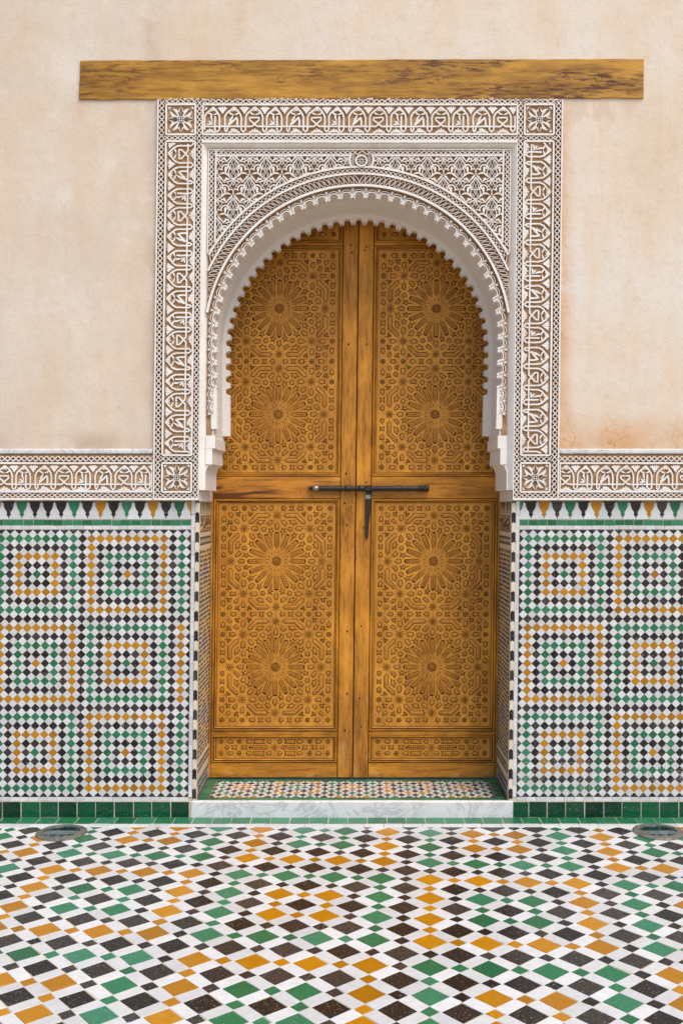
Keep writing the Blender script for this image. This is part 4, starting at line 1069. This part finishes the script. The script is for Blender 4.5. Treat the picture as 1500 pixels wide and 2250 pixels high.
leaves = {}
for sx, lab in ((-1, 'carved wooden door leaf with dark knot streak on its middle rail'), (1, 'carved wooden door leaf carrying the hanging iron hasp')):
    lf = thing('door_leaf', lab, 'door', tuple(DOOR(U(sx*160), 1709, 0)), 'pair of carved door leaves'); leaves[sx] = lf
    D_ = lambda x, y, h: DOOR(x, y, h)
    bx = lambda nm, x0, x1, y0, y1, h0, h1, m, b=.9: part(nm, MB().chbox(DOOR, U(sx*x0), U(sx*x1), y0, y1, h0, h1, b), M[m], lf)
    bx('meeting_stile', .7, 33.6, 400, 1709.5, -.04, .006+(.002 if sx > 0 else 0), 'wood_v')
    if sx < 0: part('meeting_gap', MB().box(DOOR, U(-.75), U(.75), 400, 1709, -.03, -.022), M['groove'], lf)
    part('light_stop_board', MB().box(DOOR, U(sx*.9), U(sx*318.5), 400, 1709.5, -.075, -.045), M['groove'], lf)  # dark board added behind the leaf to stop light leaking through its joints
    bx('hinge_stile', 312.4, 318.5, 400, 1709.5, -.04, .004, 'wood_v', .5)
    for y0, y1, m in ((531.2, 539.2, 'wood_h'), (1046.8, 1095.4, 'rail' if sx < 0 else 'wood_h'), (1607.6, 1616.2, 'wood_h'), (1677, 1709.5, 'wood_h')):
        bx('rail', 34.2, 312.2, y0, y1, -.04, .004, m, .6)
    for (y0, y1, me, pcs, cyy, nm, iy0, iy1) in ((539.6, 1046.4, board_me, PIECES, 793.2, 'carved_panel', 548.5, 1037.5), (1095.8, 1607.2, board_me, PIECES, 1350.4, 'carved_panel', 1105.5, 1596.5),
                                         (1616.6, 1676.6, foot_me, FPIECES, 1644.2, 'foot_panel', 1623, 1667.5), (430, 530.8, top_me, TPIECES, 483, 'top_panel', 436, 525)):
        mo = MB()                                # stepped moulding round the panel
        x0, x1 = 34.4, 312.2; ix0, ix1 = 44.2, 300.6
        prof = [(0, -.0), (.16, .0075), (.44, .0075), (.54, .0005), (.66, .003), (.86, -.003), (1, -.0085)]
        rows = []
        for t, h in prof:
            xa, xb, ya, yb = x0+(ix0-x0)*t, x1+(ix1-x1)*t, y0+(iy0-y0)*t, y1+(iy1-y1)*t
            rows.append(DOOR(U(sx*np.array([xa, xb, xb, xa])), np.array([ya, ya, yb, yb]), h))
        v = np.concatenate(rows); n = len(prof)
        mo.add(v, [(4*i+k, 4*i+(k+1) % 4, 4*i+4+(k+1) % 4, 4*i+4+k) for i in range(n-1) if i not in (2, 5) for k in (0, 2)], 1)
        mo.add(v, [(4*i+k, 4*i+(k+1) % 4, 4*i+4+(k+1) % 4, 4*i+4+k) for i in range(n-1) if i not in (2, 5) for k in (1, 3)], 0)
        mo.add(v, [(4*i+k, 4*i+(k+1) % 4, 4*i+4+(k+1) % 4, 4*i+4+k) for i in (2, 5) for k in range(4)], 2)
        part('panel_moulding', mo, [M['wood_v'], M['wood_h'], M['groove']], lf)
        bl = DOOR(U(sx*172.6), cyy, -.007); pn = inst(nm, me, lf, tuple(bl))
        for k, pm, c in pcs:
            z = c[1]*DR/S; inst(k, pm, pn, (bl[0]+c[0]*DR/S+LEAN*z, bl[1], bl[2]+z))
    for x, y in ((17, 535), (14, 560), (20, 757), (22, 1048), (18, 1165), (15, 1387), (14, 1535), (18, 1608), (24, 1110)):
        y += random.uniform(-12, 12); bx('nail', x-1.7, x+1.7, y-2, y+2, 0, .0095, 'groove', .4)
# pencil and knife marks by the bolt
mk = MB()
for pts in ([(664, 1090), (668, 1069), (671, 1083)], [(665, 1083), (672, 1080)], [(676, 1086), (685, 1101)], [(651, 1074), (653, 1085)], [(655, 1074), (657, 1082)], [(640, 1082), (643, 1079)]):
    mk.ribbon(DOOR, dense([(x+.5+6, y) for x, y in pts], 3), 1.1, .0038, .0046, .6, jit=.2)
for k in range(16):
    x, y = random.uniform(749, 774), random.uniform(1100, 1235); dx, dy = random.gauss(0, 3), random.uniform(5, 14)
    mk.ribbon(DOOR, smooth([(x, y), (x+dx*.3+random.gauss(0, 1), y+dy*.5), (x+dx, y+dy)], 4), random.uniform(.6, 1.3), .0055, .0068, .5, jit=.15)
part('scratch_mark', mk, M['mark'], leaves[-1], kind='stuff')

# ================================================================== iron bolt
bolt = thing('door_bolt', 'black iron slide bolt with hanging hasp across both door leaves', 'bolt', tuple(DOOR(810, 1073, .03)))
bz = lambda x, y, h: DOOR(x, y, h)
def along(prof, y, h): 
    o = DOOR(678, y, h); return MB().lathe(tuple(o), (1, 0, 0), [((x-678)*DR/S, r*DR/S) for x, r in prof], 24)
part('bolt_bar', along([(678, 2.6), (678.6, 4.0), (683, 4.2), (684, 4.8), (697, 5.4), (700, 5.5), (760, 5.6), (800, 5.2), (802, 5.8), (860, 6.0), (920, 6.0), (924, 5.9)], 1073.4, .026), M['iron'], bolt, True)
for a, b, r in ((687, 699, 6.3), (757, 768.5, 7.0), (786, 799, 7.0), (918, 925, 7.0), (930, 941, 7.4)):
    part('collar', along([(a, r-.9), (a+.8, r), (b-.8, r), (b, r-.9)], 1073.2, .026), M['iron'] if a != 687 else M['steel'], bolt, True)
part('end_cap', along([(925, 6.2), (926, 6.7), (929, 6.7), (930, 6.4)], 1073.2, .026), M['iron'], bolt, True)
for x in (763, 792, 921): part('staple', MB().chbox(DOOR, x-4, x+4, 1067, 1080, .004, .022, .6), M['iron'], bolt)
part('hasp_head', MB().chbox(DOOR, 801.5, 814, 1066.5, 1080, .022, .043, 1.2), M['iron'], bolt)
q = [(803, 1080), (814, 1080), (813.5, 1093), (814.3, 1100), (813.5, 1125), (810.5, 1153), (810, 1164), (808.8, 1180), (807.5, 1185), (805, 1185), (804, 1180), (802, 1164), (802.4, 1153), (801.6, 1125), (802, 1100), (803, 1093)]
part('hasp', MB().prism(DOOR, [(x, y) for x, y in q], .012, .03, 1.1, back=True), M['iron'], bolt)
part('hasp_band', MB().chbox(DOOR, 802, 814.6, 1087, 1097, .01, .033, .8), M['steel'], bolt)

# ================================================================== ground lights
for x, y in LIGHTS:
    gl_ = thing('ground_light', 'round floor spotlight with steel ring and glass lens set in the tiles', 'ground light', (x, y, 0), 'floor spotlights before the tile dados')
    prof = [(-.004, LR), (.006, LR), (.009, LR-.006), (.0105, LR-.016), (.0095, .104), (.011, .100), (.011, .095), (.002, .094), (-.02, .092)]
    part('steel_ring', MB().lathe((x, y, 0), (0, 0, 1), prof, 48, cap=False), M['steel'], gl_, False)
    part('lamp_well', MB().lathe((x, y, 0), (0, 0, 1), [(.001, .0935), (-.03, .092), (-.085, .086), (-.09, .08), (-.091, .002)], 32, cap=False), M['well'], gl_, True)
    part('lamp_reflector', MB().lathe((x+.012, y+.01, -.088), (0, 0, 1), [(.05, .05), (.035, .043), (.012, .026), (.004, .012), (.004, .001)], 24, cap=False), M['steel'], gl_, True)
    part('glass_lens', MB().lathe((x, y, 0), (0, 0, 1), [(.003, .0938), (.007, .0938), (.0072, .06), (.0073, .001)], 40), M['glass'], gl_, False)
    for k in range(3):
        a = k*2.094+.5; part('screw', MB().lathe((x+.117*math.cos(a), y+.117*math.sin(a), .009), (0, 0, 1), [(0, .005), (.0025, .0045)], 8), M['iron'], gl_)
